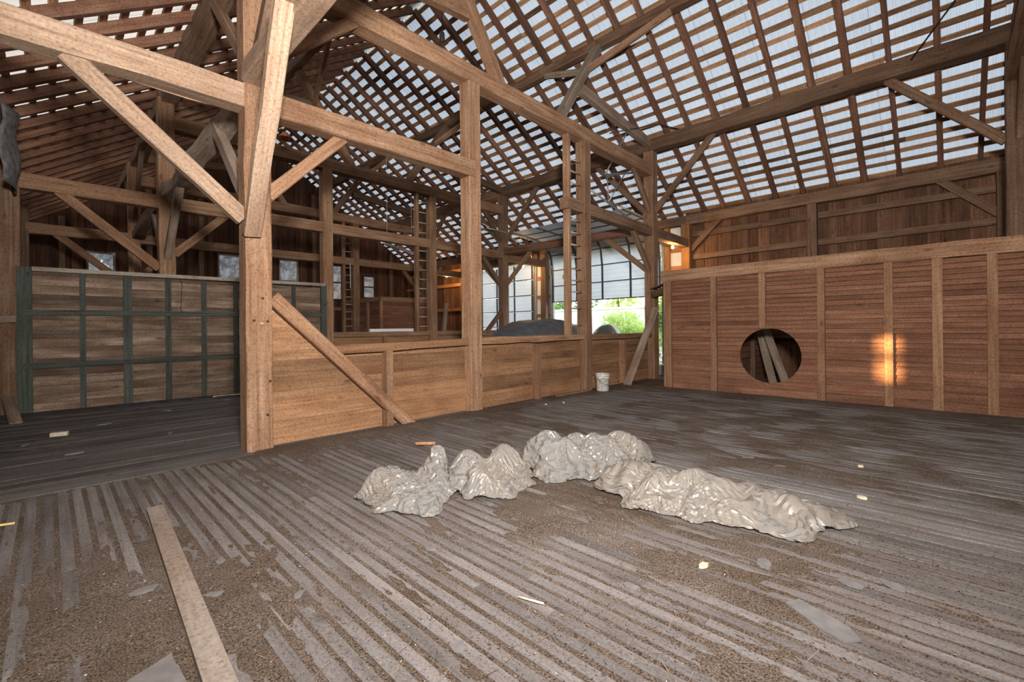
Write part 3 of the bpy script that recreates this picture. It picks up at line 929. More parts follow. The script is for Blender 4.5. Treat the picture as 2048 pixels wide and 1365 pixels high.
# ------------------------------------------------------------------ half walls
def clip_left(poly, fx):
    return poly
hw = thing('half_wall', (6.4, YA, 0), 'orange-brown plank half wall with diagonal brace between the near posts', 'partition')
rows = [0.0, 0.27, 0.53, 0.74, 0.88, 1.00, 1.12, 1.26, 1.40, 1.55, 1.70]
def bx(z): return 1.80+(1.78-z)*1.045
spans = ((PX[0]+0.10, PX[1]), (PX[1], PX[2]), (PX[2], PX[3]))
for i in range(len(rows)-1):
    z0, z1 = rows[i]-0.001, rows[i+1]-0.001
    for k, (a, b) in enumerate(spans):
        d = rnd.uniform(-0.004, 0.004)
        if z0 > 1.09:
            if k: continue
            xa, xb = bx(z0)-0.03, bx(z1)-0.03
            if xb-a < 0.02: xb = a+0.02
            prism('plank', [(a, z0), (xa, z0), (xb, z1), (a, z1)], 'y', YA+0.045+d, YA+0.075+d, 'halfwall', hw)
        else:
            j = rnd.uniform(-0.001, 0.001)
            prism('plank', [(a, z0), (b-0.003, z0+j), (b-0.003, z1+j), (a, z1)], 'y', YA+0.045+d, YA+0.075+d, 'halfwall', hw)
beam('top_rail', (2.42, YA+0.0, 1.10), (PX[1]-0.12, YA+0.0, 1.14), 0.16, 0.11, 'halfwall', hw, wob=0.008)
beam('top_rail', (PX[1]+0.12, YA+0.02, 1.145), (PX[2]-0.12, YA+0.02, 1.16), 0.20, 0.12, 'frame', hw, wob=0.02)
beam('top_rail', (PX[2]+0.12, YA+0.02, 1.15), (PX[3]-0.12, YA+0.02, 1.15), 0.18, 0.12, 'frame', hw, wob=0.012)
for xx in (3.31, 6.50, 9.67):
    board('stud', (xx, YA-0.01, 0), (xx, YA-0.01, 1.06), 0.10, 0.17, 'batten', hw, up=(0, 1, 0))
beam('brace', (1.80, YA-0.06, 1.74), (3.66, YA-0.06, -0.04), 0.11, 0.16, 'frame', hw)

hwb = thing('half_wall', (8, YB, 0), 'plank half wall of the second frame, behind the near half wall', 'partition')
for i in range(6):
    for (a, b) in ((PX[1]+0.1, PX[2]-0.1), (PX[2]+0.1, PX[3]-0.1)):
        prism('plank', [(a, i*0.195+0.002), (b, i*0.195+0.002), (b, i*0.195+0.193), (a, i*0.195+0.193)], 'y', YB+0.04, YB+0.07, 'halfwall', hwb)
for (a, b) in ((PX[1]+0.1, PX[2]-0.1), (PX[2]+0.1, PX[3]-0.1)):
    beam('top_rail', (a, YB, 1.24), (b, YB, 1.24), 0.18, 0.13, 'frame', hwb)
for xx in (6.5, 9.7):
    board('stud', (xx, YB-0.02, 0), (xx, YB-0.02, 1.17), 0.12, 0.16, 'batten', hwb, up=(0, 1, 0))
tag(board('aluminium_channel', (6.05, YB-0.03, 1.344), (7.42, YB-0.03, 1.344), 0.07, 0.08, 'white'), 'white metal channel lying on the far half wall rail', 'rail')

# ladders: a stile fixed beside the post with rungs let into it
def ladder(x0, x1, y, z0, z1, rz, label):
    t = thing('ladder', (x0, y, z0), label, 'ladder')
    for a, b in ((z0, 3.825), (4.06, z1)):          # the girt runs between the two lengths of stile
        beam('stile', (x0, y, a), (x0, y, b), 0.15, 0.10, 'frame', t, up=(1, 0, 0))
    for z in rz:
        tube('rung', [(x0+0.03, y, z), (x1, y, z+rnd.uniform(-.01, .01))], 0.017, 'whitewood', t, 8)
    return t
ladder(7.53, PX[2]-0.11, YA, 1.21, 5.40, [1.42, 1.77, 2.12, 2.36, 2.60, 2.86, 3.12, 3.38, 3.64, 4.42, 4.67, 4.92], 'built-in ladder beside the near half wall, seen against the open garage door')
ladder(7.59, PX[2]-0.11, YB, 1.30, 5.42, [1.45+0.28125*i for i in range(9)]+[4.245+0.305*i for i in range(4)], 'built-in ladder on the second frame above the white channel')
ladder(7.66, PX[2]-0.11, YC, 1.2, 5.4, [1.50+0.275*i for i in range(9)]+[4.305+0.305*i for i in range(3)], 'built-in ladder on the third frame beside the crate')

# ------------------------------------------------------------------ partition with round hole
XR = 9.70
pr = thing('slat_partition', (XR, 2, 0), 'tall red-brown lapped slat partition with a round hole', 'partition')
HC, HZ, HR = 2.50, 0.78, 0.53
def arc(z):
    d = HR*HR-(z-HZ)**2
    return math.sqrt(d) if d > 0 else 0.0
ztop = 2.38
zz = [0.0]
while zz[-1] < ztop-0.03:
    hh = 0.155 if zz[-1] < 0.3 else (0.11 if zz[-1] < 0.9 else 0.083)
    zz.append(min(ztop, zz[-1]+hh))
def slat(poly, x0, parent, z0, z1, lean=0.028, th=0.02, name='slat'):
    n = len(poly)
    cy = sum(p[0] for p in poly)/n; cz = sum(p[1] for p in poly)/n
    def xf(z): return x0-lean*(1-(z-z0)/(z1-z0))
    vs = [(p[0]-cy, p[1]-cz, xf(p[1])-x0) for p in poly]+[(p[0]-cy, p[1]-cz, xf(p[1])-x0+th) for p in poly]
    fs = [tuple(range(n)), tuple(range(2*n-1, n-1, -1))]
    for i in range(n):
        j = (i+1) % n
        fs.append((i, i+n, j+n, j))
    return mesh(name, vs, fs, 'slat', parent, Matrix(((0, 0, 1, x0), (1, 0, 0, cy), (0, 1, 0, cz), (0, 0, 0, 1))))
for i in range(len(zz)-1):
    z0, z1 = zz[i], zz[i+1]-0.005
    d = rnd.uniform(-0.003, 0.003)
    cutY = rnd.choice((0.72, -0.45, 0.14))
    ins = z1 > HZ-HR and z0 < HZ+HR
    zs = [z0+(z1-z0)*k/4 for k in range(5)]
    if ins:
        zs = sorted(set(zs+[q for q in (HZ-HR, HZ+HR) if z0 < q < z1]))
        left = [(4.52, z0)]+[(HC+arc(q), q) for q in zs]+[(4.52, z1)]
        right = [(HC-arc(q), q) for q in reversed(zs)]
        right = [(cutY, z1)]+right+[(cutY, z0)]
        slat(left, XR+d, pr, z0, z1)
        slat(right, XR+d, pr, z0, z1)
    else:
        slat([(4.52, z0), (1.66, z0), (1.66, z1), (4.52, z1)], XR+d, pr, z0, z1)
        slat([(1.66, z0), (cutY, z0), (cutY, z1), (1.66, z1)], XR+d, pr, z0, z1)
    slat([(cutY, z0), (-6.9, z0), (-6.9, z1), (cutY, z1)], XR+d+0.001, pr, z0, z1)
    # return wall towards the eave
    prism('slat', [(XR+0.06, z0), (XE-0.05, z0), (XE-0.05, z1), (XR+0.06, z1)], 'y', 4.47+d, 4.49+d, 'slat', pr)
    zl, zh = 0.15*i, 0.15*i+0.135
    if zh < 2.38:       # inner cross wall of spaced boards
        prism('slat', [(XR+0.06, zl), (XE-0.05, zl), (XE-0.05, zh), (XR+0.06, zh)], 'y', 3.50+d, 3.52+d, 'slat', pr)
for (yc, w) in ((4.50, 0.13), (3.525, 0.12), (1.655, 0.115), (0.725, 0.11), (0.14, 0.12), (-0.45, 0.11), (-1.1, 0.12), (-1.9, 0.12), (-3, 0.12), (-4.2, 0.12)):
    board('batten', (XR-0.045, yc, 0.0), (XR-0.045, yc, 2.40), w, 0.065, 'batten', pr, up=(1, 0, 0))
board('batten', (XR-0.045, 2.61, HZ+HR+0.01), (XR-0.045, 2.61, 2.40), 0.115, 0.065, 'batten', pr, up=(1, 0, 0))
beam('corner_post', (XR+0.06, 4.56, 0), (XR+0.06, 4.56, 2.4), 0.16, 0.18, 'frame', pr)
board('batten', (12.0, 3.46, 0.0), (12.0, 3.46, 2.4), 0.08, 0.1, 'frame_dull', pr)
board('batten', (11.6, 4.44, 0.0), (11.6, 4.44, 2.4), 0.08, 0.1, 'frame_dull', pr)
board('batten', (10.6, 4.44, 0.0), (10.6, 4.44, 2.4), 0.08, 0.1, 'frame_dull', pr)
beam('top_beam', (XR+0.03, 4.66, 2.49), (XR+0.03, YD-0.2, 2.50), 0.24, 0.24, 'frame', pr, wob=0.01)
beam('top_beam', (XR+0.03, YD-0.2, 2.50), (XR+0.03, -6.9, 2.50), 0.24, 0.24, 'frame', pr, wob=0.01)
beam('top_beam', (XR+0.15, 4.52, 2.48), (XE-0.1, 4.52, 2.48), 0.2, 0.22, 'frame_dull', pr)
tag(beam('loose_plank', (11.75, 3.40, 2.00), (11.75, 2.96, 0.0), 0.04, 0.17, 'grey', None, up=(0, 1, 0)), 'loose grey plank leaning inside the round hole, the steeper one', 'plank')
tag(beam('loose_plank', (11.55, 3.40, 2.32), (11.55, 2.64, 0.0), 0.04, 0.17, 'grey', None, up=(0, 1, 0)), 'loose grey plank leaning inside the round hole, the more slanted one', 'plank')
st = thing('stub_rail', (10.5, 5.15, 2.2), 'short doubled rail joining the partition corner to the nearest post', 'rail')
board('rail_board', (9.85, 4.62, 2.36), (11.1, 5.62, 2.36), 0.14, 0.03, 'batten', st)
board('rail_board', (9.85, 4.62, 2.20), (11.1, 5.62, 2.20), 0.10, 0.16, 'frame_dull', st)

# ------------------------------------------------------------------ green door panel
YP = 11.03
gd = thing('green_door', (2.2, YP, 0), 'large weathered plank barn door with flaking green battens', 'door')
zr = 0.02
i = 0
while zr < 2.36:
    h = rnd.choice((0.13, 0.15, 0.17, 0.19))
    z1 = min(2.40, zr+h)
    xs = [-0.26, rnd.choice((1.62, 2.2, 1.0)), 4.70]
    for a, b in zip(xs, xs[1:]):
        d = rnd.uniform(-0.005, 0.005)
        prism('plank', [(a, zr+0.002), (b-0.002, zr+0.002), (b-0.002, z1-0.002), (a, z1-0.002)], 'y', YP+d, YP+0.025+d, 'oldpaint', gd)
    zr = z1
board('cap', (-0.2, YP-0.03, 2.43), (4.72, YP-0.03, 2.47), 0.12, 0.07, 'whitewood', gd)
board('stile', (-0.29, YP-0.04, 0), (-0.29, YP-0.04, 2.46), 0.18, 0.06, 'greenpaint', gd, up=(0, 1, 0))
board('stile', (4.68, YP-0.04, 0), (4.68, YP-0.04, 2.48), 0.14, 0.06, 'greenpaint', gd, up=(0, 1, 0))
for xx, w in ((0.41, 0.08), (1.02, 0.13), (1.63, 0.09), (2.22, 0.09), (2.80, 0.09), (3.40, 0.09), (3.99, 0.08)):
    board('batten', (xx, YP-0.02, 0.02), (xx, YP-0.02, 2.40), w, 0.04, 'greenpaint', gd, up=(0, 1, 0))
for z in (0.80, 1.70):
    board('rail', (-0.33, YP-0.062, z), (4.70, YP-0.062, z+0.04), 0.03, 0.09, 'greenpaint', gd)
tube('wire', [(1.78, YP-0.08, 2.5), (1.84, YP-0.09, 2.3), (1.82, YP-0.08, 1.8), (1.86, YP-0.08, 1.72)], 0.006, 'iron', gd, 5)
# left edge: ladder-like studs, boards and a hanging curl of tar paper
tag(beam('loose_plank', (-0.50, 11.15, 0.30), (-0.36, 10.0, 0.012), 0.14, 0.03, 'grey'), 'short grey board leaning at the foot of the left wall post', 'plank')
tag(board('cleat', (-0.62, 11.135, 1.58), (-0.34, 11.135, 1.60), 0.10, 0.11, 'grey'), 'grey block nailed across the left wall post', 'block')
vs, fs = [], []
for i in range(13):
    for j in range(9):
        s, q = i/12, j/8
        vs.append((0.16*math.sin(q*2.6)-0.05+0.03*math.sin(s*9+q*4), -0.5+1.0*q, 0.02*math.sin(i*2.1)-1.15*s))
for i in range(12):
    for j in range(8):
        a = i*9+j
        fs.append((a, a+9, a+10, a+1))
tp = mesh('tarpaper_curl', vs, fs, 'tarpaper', None, Matrix.Translation((-0.43, 10.4, 4.75)), smooth=True)
tag(tp, 'grey ribbed curl of tar paper hanging at the left eave', 'tar paper')
sm = tp.modifiers.new('thickness', 'SOLIDIFY'); sm.thickness = 0.012

# ------------------------------------------------------------------ far crate and clutter
cr = thing('grain_crate', (9.9, 16.6, 0), 'slatted wooden grain crate standing before the gable wall', 'crate')
CXa, CXb, CYa, CYb = 8.75, 11.0, 15.4, 18.6
z = 0.0
while z < 2.42:
    prism('slat', [(CXa, z), (CXb, z), (CXb, z+0.115), (CXa, z+0.115)], 'y', CYa, CYa+0.02, 'slat', cr)
    prism('slat', [(CYa, z), (CYb, z), (CYb, z+0.115), (CYa, z+0.115)], 'x', CXa, CXa+0.02, 'slat', cr)
    z += 0.12
for (xx, yy) in ((CXa, CYa), (CXb, CYa), (CXa, 16.4), (CXa, 17.5), (CXa, CYb)):
    board('batten', (xx-0.03, yy-0.03, 0), (xx-0.03, yy-0.03, 2.45), 0.09, 0.09, 'batten', cr)
board('top_beam', (CXa-0.05, CYa, 2.53), (CXb, CYa, 2.53), 0.16, 0.16, 'frame', cr)
board('top_beam', (CXa, CYa-0.05, 2.53), (CXa, CYb, 2.53), 0.16, 0.16, 'frame', cr)
tag(board('leaning_post', (11.5, 15.0, 2.44), (11.2, 15.0, 0.0), 0.14, 0.12, 'grey', None, up=(0, 1, 0)), 'grey squared post leaning near the far lit bulb', 'post')
ch = thing('chain', (7.7, 15.95, 2.9), 'thin pale chain hanging beside the far ladder', 'chain')
for i in range(14):
    tube('link', [(7.86, 16.072, 3.84-i*0.065), (7.86, 16.072, 3.775-i*0.065)], 0.012, 'white', ch, 6)
rf = thing('heat_lamp', (3.1, 8.9, 4.95), 'copper-coloured lamp reflector hanging behind the big near post', 'lamp')
lathe('shade', [(0.03, 0.12), (0.05, 0.11), (0.09, 0.05), (0.15, 0.0), (0.14, 0.0), (0.08, 0.045), (0.03, 0.10)], (3.1, 8.9, 4.95), 'copper', rf)
tube('cord', [(3.1, 8.9, 5.07), (3.1, 8.9, roofz(3.1)+0.17)], 0.006, 'iron', rf, 5)
hk = thing('pulley', (5.71, 7.5, 7.3), 'small dark pulley block hanging under the roof', 'pulley')
tube('rope', [(5.71, 7.5, 7.5), (5.71, 7.5, roofz(5.71)+0.17)], 0.008, 'iron', hk, 5)
lathe('block', [(0.0, 0.12), (0.05, 0.10), (0.06, 0.0), (0.05, -0.08), (0.0, -0.10)], (5.71, 7.5, 7.4), 'iron', hk, 12)
tag(tube('tie_rod', [(8.80, -1.42, 7.68), (11.08, 0.5, 6.2)], 0.014, 'iron'), 'thin dark iron rod slanting down to the lower purlin plate', 'rod')
tag(tube('tie_rod', [(9.6, 5.95, 6.12), (10.6, 5.2, 6.42), (11.2, 4.85, 6.36)], 0.014, 'iron'), 'bent dark rod lying across the top of the lower purlin plate', 'rod')

# ------------------------------------------------------------------ bulbs
def bulb(p, top, run, label, watt):
    t = thing('light_bulb', p, label, 'bulb', 'bare lit bulbs')
    x, y, z = p
    lathe('bulb_glass', [(0.0, -0.075), (0.02, -0.07), (0.034, -0.045), (0.034, -0.025), (0.02, 0.0), (0.014, 0.015)], p, 'bulb', t, 14)
    lathe('socket', [(0.02, 0.0), (0.028, 0.01), (0.03, 0.05), (0.012, 0.065), (0.0, 0.065)], p, 'white', t, 12)
    tube('cable', [(x, y, z+0.06), (x, y, top)]+run, 0.008, 'white', t, 5)
    l = bpy.data.lights.new('bulb_light', 'POINT')
    l.energy = watt; l.color = (1.0, 0.56, 0.20); l.shadow_soft_size = 0.05
    lo = bpy.data.objects.new('bulb_light', l)
    put(lo, t, Matrix.Translation((x-0.02, y-0.02, z-0.13)))
bulb((12.55, 5.72, 3.685), 3.748, [], 'lit bare bulb under the girt beside the partition corner', 40)
bulb((12.8, 11.83, 3.80), 3.92, [(12.5, 11.7, 4.0), (11.7, 11.5, 4.03), (11.36, 11.445, 4.2), (11.335, 11.437, 4.35)], 'lit bare bulb in front of the closed white garage door', 34)
bulb((12.7, 16.5, 3.82), 3.98, [(12.3, 16.3, 3.992)], 'lit bare bulb glowing on the far orange boards', 60)

# ------------------------------------------------------------------ bucket, tub, planks
bk = thing('bucket', (8.28, 5.36, 0.0), 'grimy white plastic bucket standing by the half wall', 'bucket')
lathe('pail', [(0.0, 0.0), (0.125, 0.0), (0.13, 0.01), (0.143, 0.27), (0.152, 0.275), (0.152, 0.29), (0.146, 0.295), (0.147, 0.32), (0.156, 0.322), (0.156, 0.335), (0.148, 0.34), (0.150, 0.358), (0.157, 0.36), (0.155, 0.37), (0.146, 0.368), (0.125, 0.02), (0.0, 0.02)], (8.28, 5.36, 0.0), 'bucket', bk, 36)
tube('handle', [(8.28+0.16*math.cos(a), 5.36+0.16*math.sin(a), 0.28-0.15*math.sin((a-math.radians(170))/math.radians(180)*math.pi)) for a in [math.radians(170+18*i) for i in range(11)]], 0.004, 'iron', bk, 6)
tag(beam('leaning_plank', (9.30, 5.36, 0.02), (11.035, 5.50, 1.86), 0.05, 0.20, 'grey', None, up=(0, 1, 0)), 'grey plank leaning against the post at the end of the half wall', 'plank')
tb = thing('plastic_tub', (12.3, 5.9, 0), 'small grey lidded tub seen through the gap beside the partition', 'tub')
prism('tub_body', [(12.1, 5.72), (12.5, 5.72), (12.5, 6.1), (12.1, 6.1)], 'z', -0.008, 0.262, 'tub', tb)
prism('lid', [(12.07, 5.69), (12.53, 5.69), (12.53, 6.13), (12.07, 6.13)], 'z', 0.262, 0.30, 'white', tb)
jg = lathe('jug', [(0, 0), (0.07, 0), (0.075, 0.18), (0.03, 0.25), (0.03, 0.3), (0, 0.3)], (12.45, 5.95, 0.302), 'tub', None, 14)
tag(jg, 'small grey jug standing on the lidded tub', 'jug')
fp = tag(board('loose_plank', (0.545, 4.32, 0.020), (0.42, 1.55, 0.020), 0.098, 0.028, 'floor_plank', None), 'long flat dusty plank lying loose on the floor', 'plank')
tag(tube('stick', [(-0.45, 4.83, 0.012), (-0.18, 4.735, 0.012)], 0.009, 'straw'), 'short yellow stick lying on the floor by the left wall', 'stick')
tag(board('batten_strip', (2.33, 10.86, 0.015), (3.3, 10.88, 0.015), 0.03, 0.02, 'cream'), 'thin pale strip lying at the foot of the green door', 'strip')
tag(board('batten_strip', (6.9, 5.52, 0.03), (8.0, 5.50, 0.035), 0.05, 0.03, 'frame_dull'), 'thin brown strip lying along the foot of the half wall', 'strip')

# ------------------------------------------------------------------ tarp heaps behind the half wall
def heap(name, cx, cy, rx, ry, h, mat, label, seed, pw=2.6):
    vs, fs = [], []
    n = 46
    for i in range(n+1):
        for j in range(n+1):
            u, v = -1+2*i/n, -1+2*j/n
            e = max(0.0, 1-(abs(u)**pw+abs(v)**pw))
            z = h*e**0.42
            x, y = u*rx, v*ry
            z += 0.05*noise.noise(Vector((x*1.3+seed, y*1.3, 0)))*min(1, z)+0.03*abs(noise.noise(Vector((x*3+seed, y*3, 4))))*min(1, z)
            vs.append((x, y, max(0, z)))
    for i in range(n):
        for j in range(n):
            a = i*(n+1)+j
            if any(vs[k][2] > 0 for k in (a, a+1, a+n+1, a+n+2)):
                fs.append((a, a+n+1, a+n+2, a+1))
    o = mesh(name, vs, fs, mat, None, Matrix.Translation((cx, cy, -0.009)), smooth=True)
    return tag(o, label, 'tarp')
heap('tarp_heap', 9.75, 8.35, 2.15, 1.25, 1.60, 'tarp', 'dark grey tarp over a low rounded heap behind the half wall', 3)
heap('tarp_heap', 12.6, 8.0, 0.65, 0.7, 1.48, 'tarp_green', 'glossy green-grey tarp hump in front of the open garage door', 9, 2.0)

# ------------------------------------------------------------------ plastic sheets
def inpoly(x, y, P):
    c = False
    j = len(P)-1
    for i in range(len(P)):
        if (P[i][1] > y) != (P[j][1] > y) and x < (P[j][0]-P[i][0])*(y-P[i][1])/(P[j][1]-P[i][1])+P[i][0]:
            c = not c
        j = i
    return c
def pdist(x, y, P):
    b = 9
    for i in range(len(P)):
        ax, ay = P[i]; bx_, by_ = P[(i+1) % len(P)]
        dx, dy = bx_-ax, by_-ay
        t = max(0, min(1, ((x-ax)*dx+(y-ay)*dy)/(dx*dx+dy*dy)))
        b = min(b, math.hypot(x-ax-t*dx, y-ay-t*dy))
    return b
import numpy as np
def crumple(name, polys, label, mat, seed, excess=1.7, n=84, steps=150, hs=1.0):
    """a sheet larger than its footprint, squeezed into it: lengths are kept while it buckles
    between the floor and a soft height envelope, which gives real folds and creases"""
    VS, FS = [], []
    for q, (P, cen, bumps) in enumerate(polys):
        rs = np.random.RandomState(int(seed*10)+q)
        c = np.array(cen)
        # boundary radius around the centre
        th = np.linspace(-math.pi, math.pi, 361)
        rad = np.zeros(361)
        for k, t in enumerate(th):
            d = (math.cos(t), math.sin(t))
            best = 0.05
            for i in range(len(P)):
                ax, ay = P[i][0]-cen[0], P[i][1]-cen[1]
                bx_, by_ = P[(i+1) % len(P)][0]-cen[0], P[(i+1) % len(P)][1]-cen[1]
                ex, ey = bx_-ax, by_-ay
                den = d[0]*ey-d[1]*ex
                if abs(den) < 1e-9: continue
                tt = (ax*ey-ay*ex)/den
                ss = (ax*d[1]-ay*d[0])/den
                if tt > 0 and -1e-6 <= ss <= 1+1e-6: best = max(best, tt)
            rad[k] = best*(1+0.06*math.sin(7*t+seed)+0.04*math.sin(13*t+seed*3))
        u = np.linspace(-1, 1, n)
        U, V = np.meshgrid(u, u, indexing='ij')
        DX = U*np.sqrt(1-V*V/2); DY = V*np.sqrt(1-U*U/2)         # square -> disc
        T = np.arctan2(DY, DX); RR = np.sqrt(DX*DX+DY*DY)
        Rb = np.interp(T, th, rad)
        p = np.zeros((n, n, 3))
        p[..., 0] = RR*Rb*np.cos(T); p[..., 1] = RR*Rb*np.sin(T)
        area = 0.5*np.sum(rad[:-1]**2)*(2*math.pi/360)
        def env(xy):
            h = np.zeros(xy.shape[:-1])
            for (b0, b1, r_, hh) in bumps:
                h += hh*np.exp(-(((xy[..., 0]+cen[0]-b0)**2+(xy[..., 1]+cen[1]-b1)**2)/(r_*r_)))
            t = np.arctan2(xy[..., 1], xy[..., 0]); r = np.hypot(xy[..., 0], xy[..., 1])
            edge = np.clip((np.interp(t, th, rad)-r)/0.09, 0, 1)
            return (0.035+h*hs)*(0.25+0.75*edge)
        # natural lengths: a little more sheet than the hull has room for
        p[..., 2] = env(p[..., :2])*0.8
        fam = []
        for (di, dj, st, k, mo) in ((1, 0, 1.0, 1.0, False), (0, 1, 1.0, 1.0, False), (1, 1, 0.6, 1.0, False), (1, -1, 0.6, 1.0, False),
                                    (2, 0, 0.5, 0.93, True), (0, 2, 0.5, 0.93, True), (5, 0, 0.35, 0.86, True), (0, 5, 0.35, 0.86, True)):
            if dj >= 0:
                d = p[di:, dj:]-p[:n-di, :n-dj]
            else:
                d = p[di:, :n+dj]-p[:n-di, -dj:]
            fam.append((di, dj, st, np.sqrt((d*d).sum(-1))*excess*k, mo))
        z = np.zeros((n, n))
        for _ in range(30):
            a = rs.uniform(0, math.pi); L = rs.uniform(0.16, 0.5)
            z += L*np.sin((p[..., 0]*math.cos(a)+p[..., 1]*math.sin(a))*2*math.pi/L+rs.uniform(0, 6))*rs.uniform(.3, 1)
        p[..., 2] = env(p[..., :2])*(0.70+0.30*z/np.abs(z).max())
        p += rs.normal(0, 0.0015, p.shape)
        for it in range(steps):
            for (di, dj, st, r0, minonly) in fam:
                if dj >= 0:
                    A = p[:n-di, :n-dj]; B = p[di:, dj:]
                else:
                    A = p[:n-di, -dj:]; B = p[di:, :n+dj]
                d = B-A
                l = np.sqrt((d*d).sum(-1))+1e-9
                cfac = (l-r0)/l
                if minonly: cfac = np.minimum(cfac, 0)
                corr = d*(cfac*st*0.25)[..., None]
                A += corr
                B -= corr
            xy = p[..., :2]
            t = np.arctan2(xy[..., 1], xy[..., 0]); r = np.hypot(xy[..., 0], xy[..., 1])
            Rl = np.interp(t, th, rad)
            f = np.where(r > Rl, 1-0.35*(1-Rl/np.maximum(r, 1e-6)), 1.0)
            p[..., 0] *= f; p[..., 1] *= f
            top = env(p[..., :2])
            p[..., 2] = np.where(p[..., 2] > top, top+(p[..., 2]-top)*0.5, p[..., 2])
            lo = np.maximum(0.006, top*0.42)
            p[..., 2] = np.where(p[..., 2] < lo, lo+(p[..., 2]-lo)*0.5, p[..., 2])
            p[..., 2] = np.maximum(p[..., 2], 0.004)
        b0 = len(VS)
        p[..., 0] += cen[0]; p[..., 1] += cen[1]
        VS += [tuple(v) for v in p.reshape(-1, 3)]
        for i in range(n-1):
            for j in range(n-1):
                a = b0+i*n+j
                FS.append((a, a+n, a+n+1, a+1))
    cx = sum(v[0] for v in VS)/len(VS); cy = sum(v[1] for v in VS)/len(VS)
    VS = [(v[0]-cx, v[1]-cy, v[2]) for v in VS]
    o = mesh(name, VS, FS, mat, None, Matrix.Translation((cx, cy, 0.006)), smooth=True)
    o.data.set_sharp_from_angle(angle=math.radians(22))
    return tag(o, label, 'plastic sheet')
PA = [(1.70, 3.39), (1.66, 3.08), (1.84, 2.70), (2.02, 2.70), (2.22, 2.86), (2.42, 3.08), (2.52, 3.40), (2.30, 3.62), (1.98, 3.60)]
PB = [(2.24, 3.0), (2.30, 2.72), (2.46, 2.52), (2.62, 2.50), (2.90, 2.58), (3.05, 2.70), (3.06, 2.96), (2.76, 3.24), (2.46, 3.26)]
crumple('plastic_sheet', [(PA, (2.08, 3.16), [(1.96, 3.36, 0.22, 0.24), (2.38, 3.24, 0.13, 0.38), (2.30, 3.02, 0.16, 0.16), (1.95, 3.0, 0.25, 0.08)]),
                          (PB, (2.66, 2.86), [(2.60, 3.0, 0.28, 0.25), (2.40, 2.85, 0.22, 0.14), (2.92, 2.90, 0.22, 0.22)])],
        'ragged crumpled clear plastic sheet, the smaller heap near the half wall brace', 'plastic', 2.3, 1.15)
PC = [(3.00, 2.52), (3.08, 2.85), (3.36, 3.12), (3.75, 3.05), (4.10, 2.70), (4.28, 2.25), (4.06, 2.04), (3.66, 2.12), (3.28, 2.26)]
crumple('plastic_sheet', [(PC, (3.62, 2.50), [(3.32, 2.80, 0.28, 0.40), (3.74, 2.52, 0.30, 0.33), (4.0, 2.25, 0.25, 0.26), (3.4, 2.35, 0.25, 0.10)])],
        'shiny crumpled clear plastic mound, the tallest of the heaps', 'plastic', 5.1, 1.16)
PDd = [(3.18, 2.16), (3.00, 1.72), (3.05, 1.40), (3.14, 1.10), (3.22, 0.76), (3.48, 0.52), (3.78, 0.44), (3.90, 0.58), (3.88, 0.90), (3.82, 1.25), (3.80, 1.60), (3.68, 1.98), (3.44, 2.20)]
crumple('plastic_sheet', [(PDd, (3.46, 1.42), [(3.36, 1.98, 0.28, 0.20), (3.40, 1.62, 0.28, 0.21), (3.46, 1.30, 0.22, 0.16), (3.52, 1.02, 0.26, 0.16), (3.62, 0.74, 0.28, 0.10)])],
        'long dust-covered plastic roll tapering to a flat end', 'plastic_dusty', 8.4, 1.14)

# ------------------------------------------------------------------ litter on the floor
def flake(name, x, y, s, rot, mat, label, cat, group, seed, zz=0.012, th=0.006, asp=0.6):
    r = random.Random(seed)
    n = 7
    if y < 5.6:
        zz = max(0.002, dirt_h(x, y))-0.001
    else:
        zz = 0.003
    P = []
    for k in range(n):
        a = 2*math.pi*k/n+r.uniform(-.25, .25)
        q = s*r.uniform(0.65, 1.1)
        px, py = q*math.cos(a), q*math.sin(a)*asp
        P.append((px*math.cos(rot)-py*math.sin(rot), px*math.sin(rot)+py*math.cos(rot)))
    o = prism(name, [(x+p[0], y+p[1]) for p in P], 'z', zz, zz+th, mat)
    return tag(o, label, cat, group)
for i, (x, y, sz, lb) in enumerate([
        (0.33, 3.01, 0.07, 'kite-shaped grey slate flake beside the loose plank'), (0.69, 3.07, 0.05, 'narrow grey slate flake just across the loose plank'),
        (0.58, 2.71, 0.05, 'small dark slate sliver at the edge of the loose plank'), (0.88, 2.39, 0.045, 'little slate flake between the loose plank and the smaller plastic heap'),
        (1.62, 2.29, 0.05, 'slate flake lying before the smaller plastic heap'), (2.82, 0.76, 0.07, 'slate flake just short of the plastic roll'),
        (2.9, 0.38, 0.06, 'slate flake off the flat end of the plastic roll'), (4.87, 1.18, 0.09, 'blue-grey slate flake lying behind the plastic roll'),
        (3.04, 0.23, 0.07, 'slate flake beyond the long rounded slate piece'), (5.0, 1.5, 0.08, 'slate flake nearest the round-holed partition'),
        (1.2, 1.5, 0.05, 'slate flake alone on the open near floor'), (2.1, 1.2, 0.05, 'slate flake at the edge of the brown chaff drift'),
        (4.5, 0.3, 0.07, 'slate flake out past the plastic roll towards the partition'), (2.35, 2.55, 0.05, 'slate flake tucked against the ragged plastic heap')]):
    flake('slate_flake', x, y, sz, i*1.3, 'slate', lb, 'slate', 'slate flakes on the floor', i)
tag(prism('slate_piece', [(0.20, 2.27), (0.34, 2.33), (0.36, 2.05), (0.14, 1.95), (0.10, 2.1)], 'z', max(0.002, dirt_h(0.25, 2.15))-0.001, max(0.002, dirt_h(0.25, 2.15))+0.008, 'slate'), 'big pale grey slate corner lying beside the loose plank', 'slate')
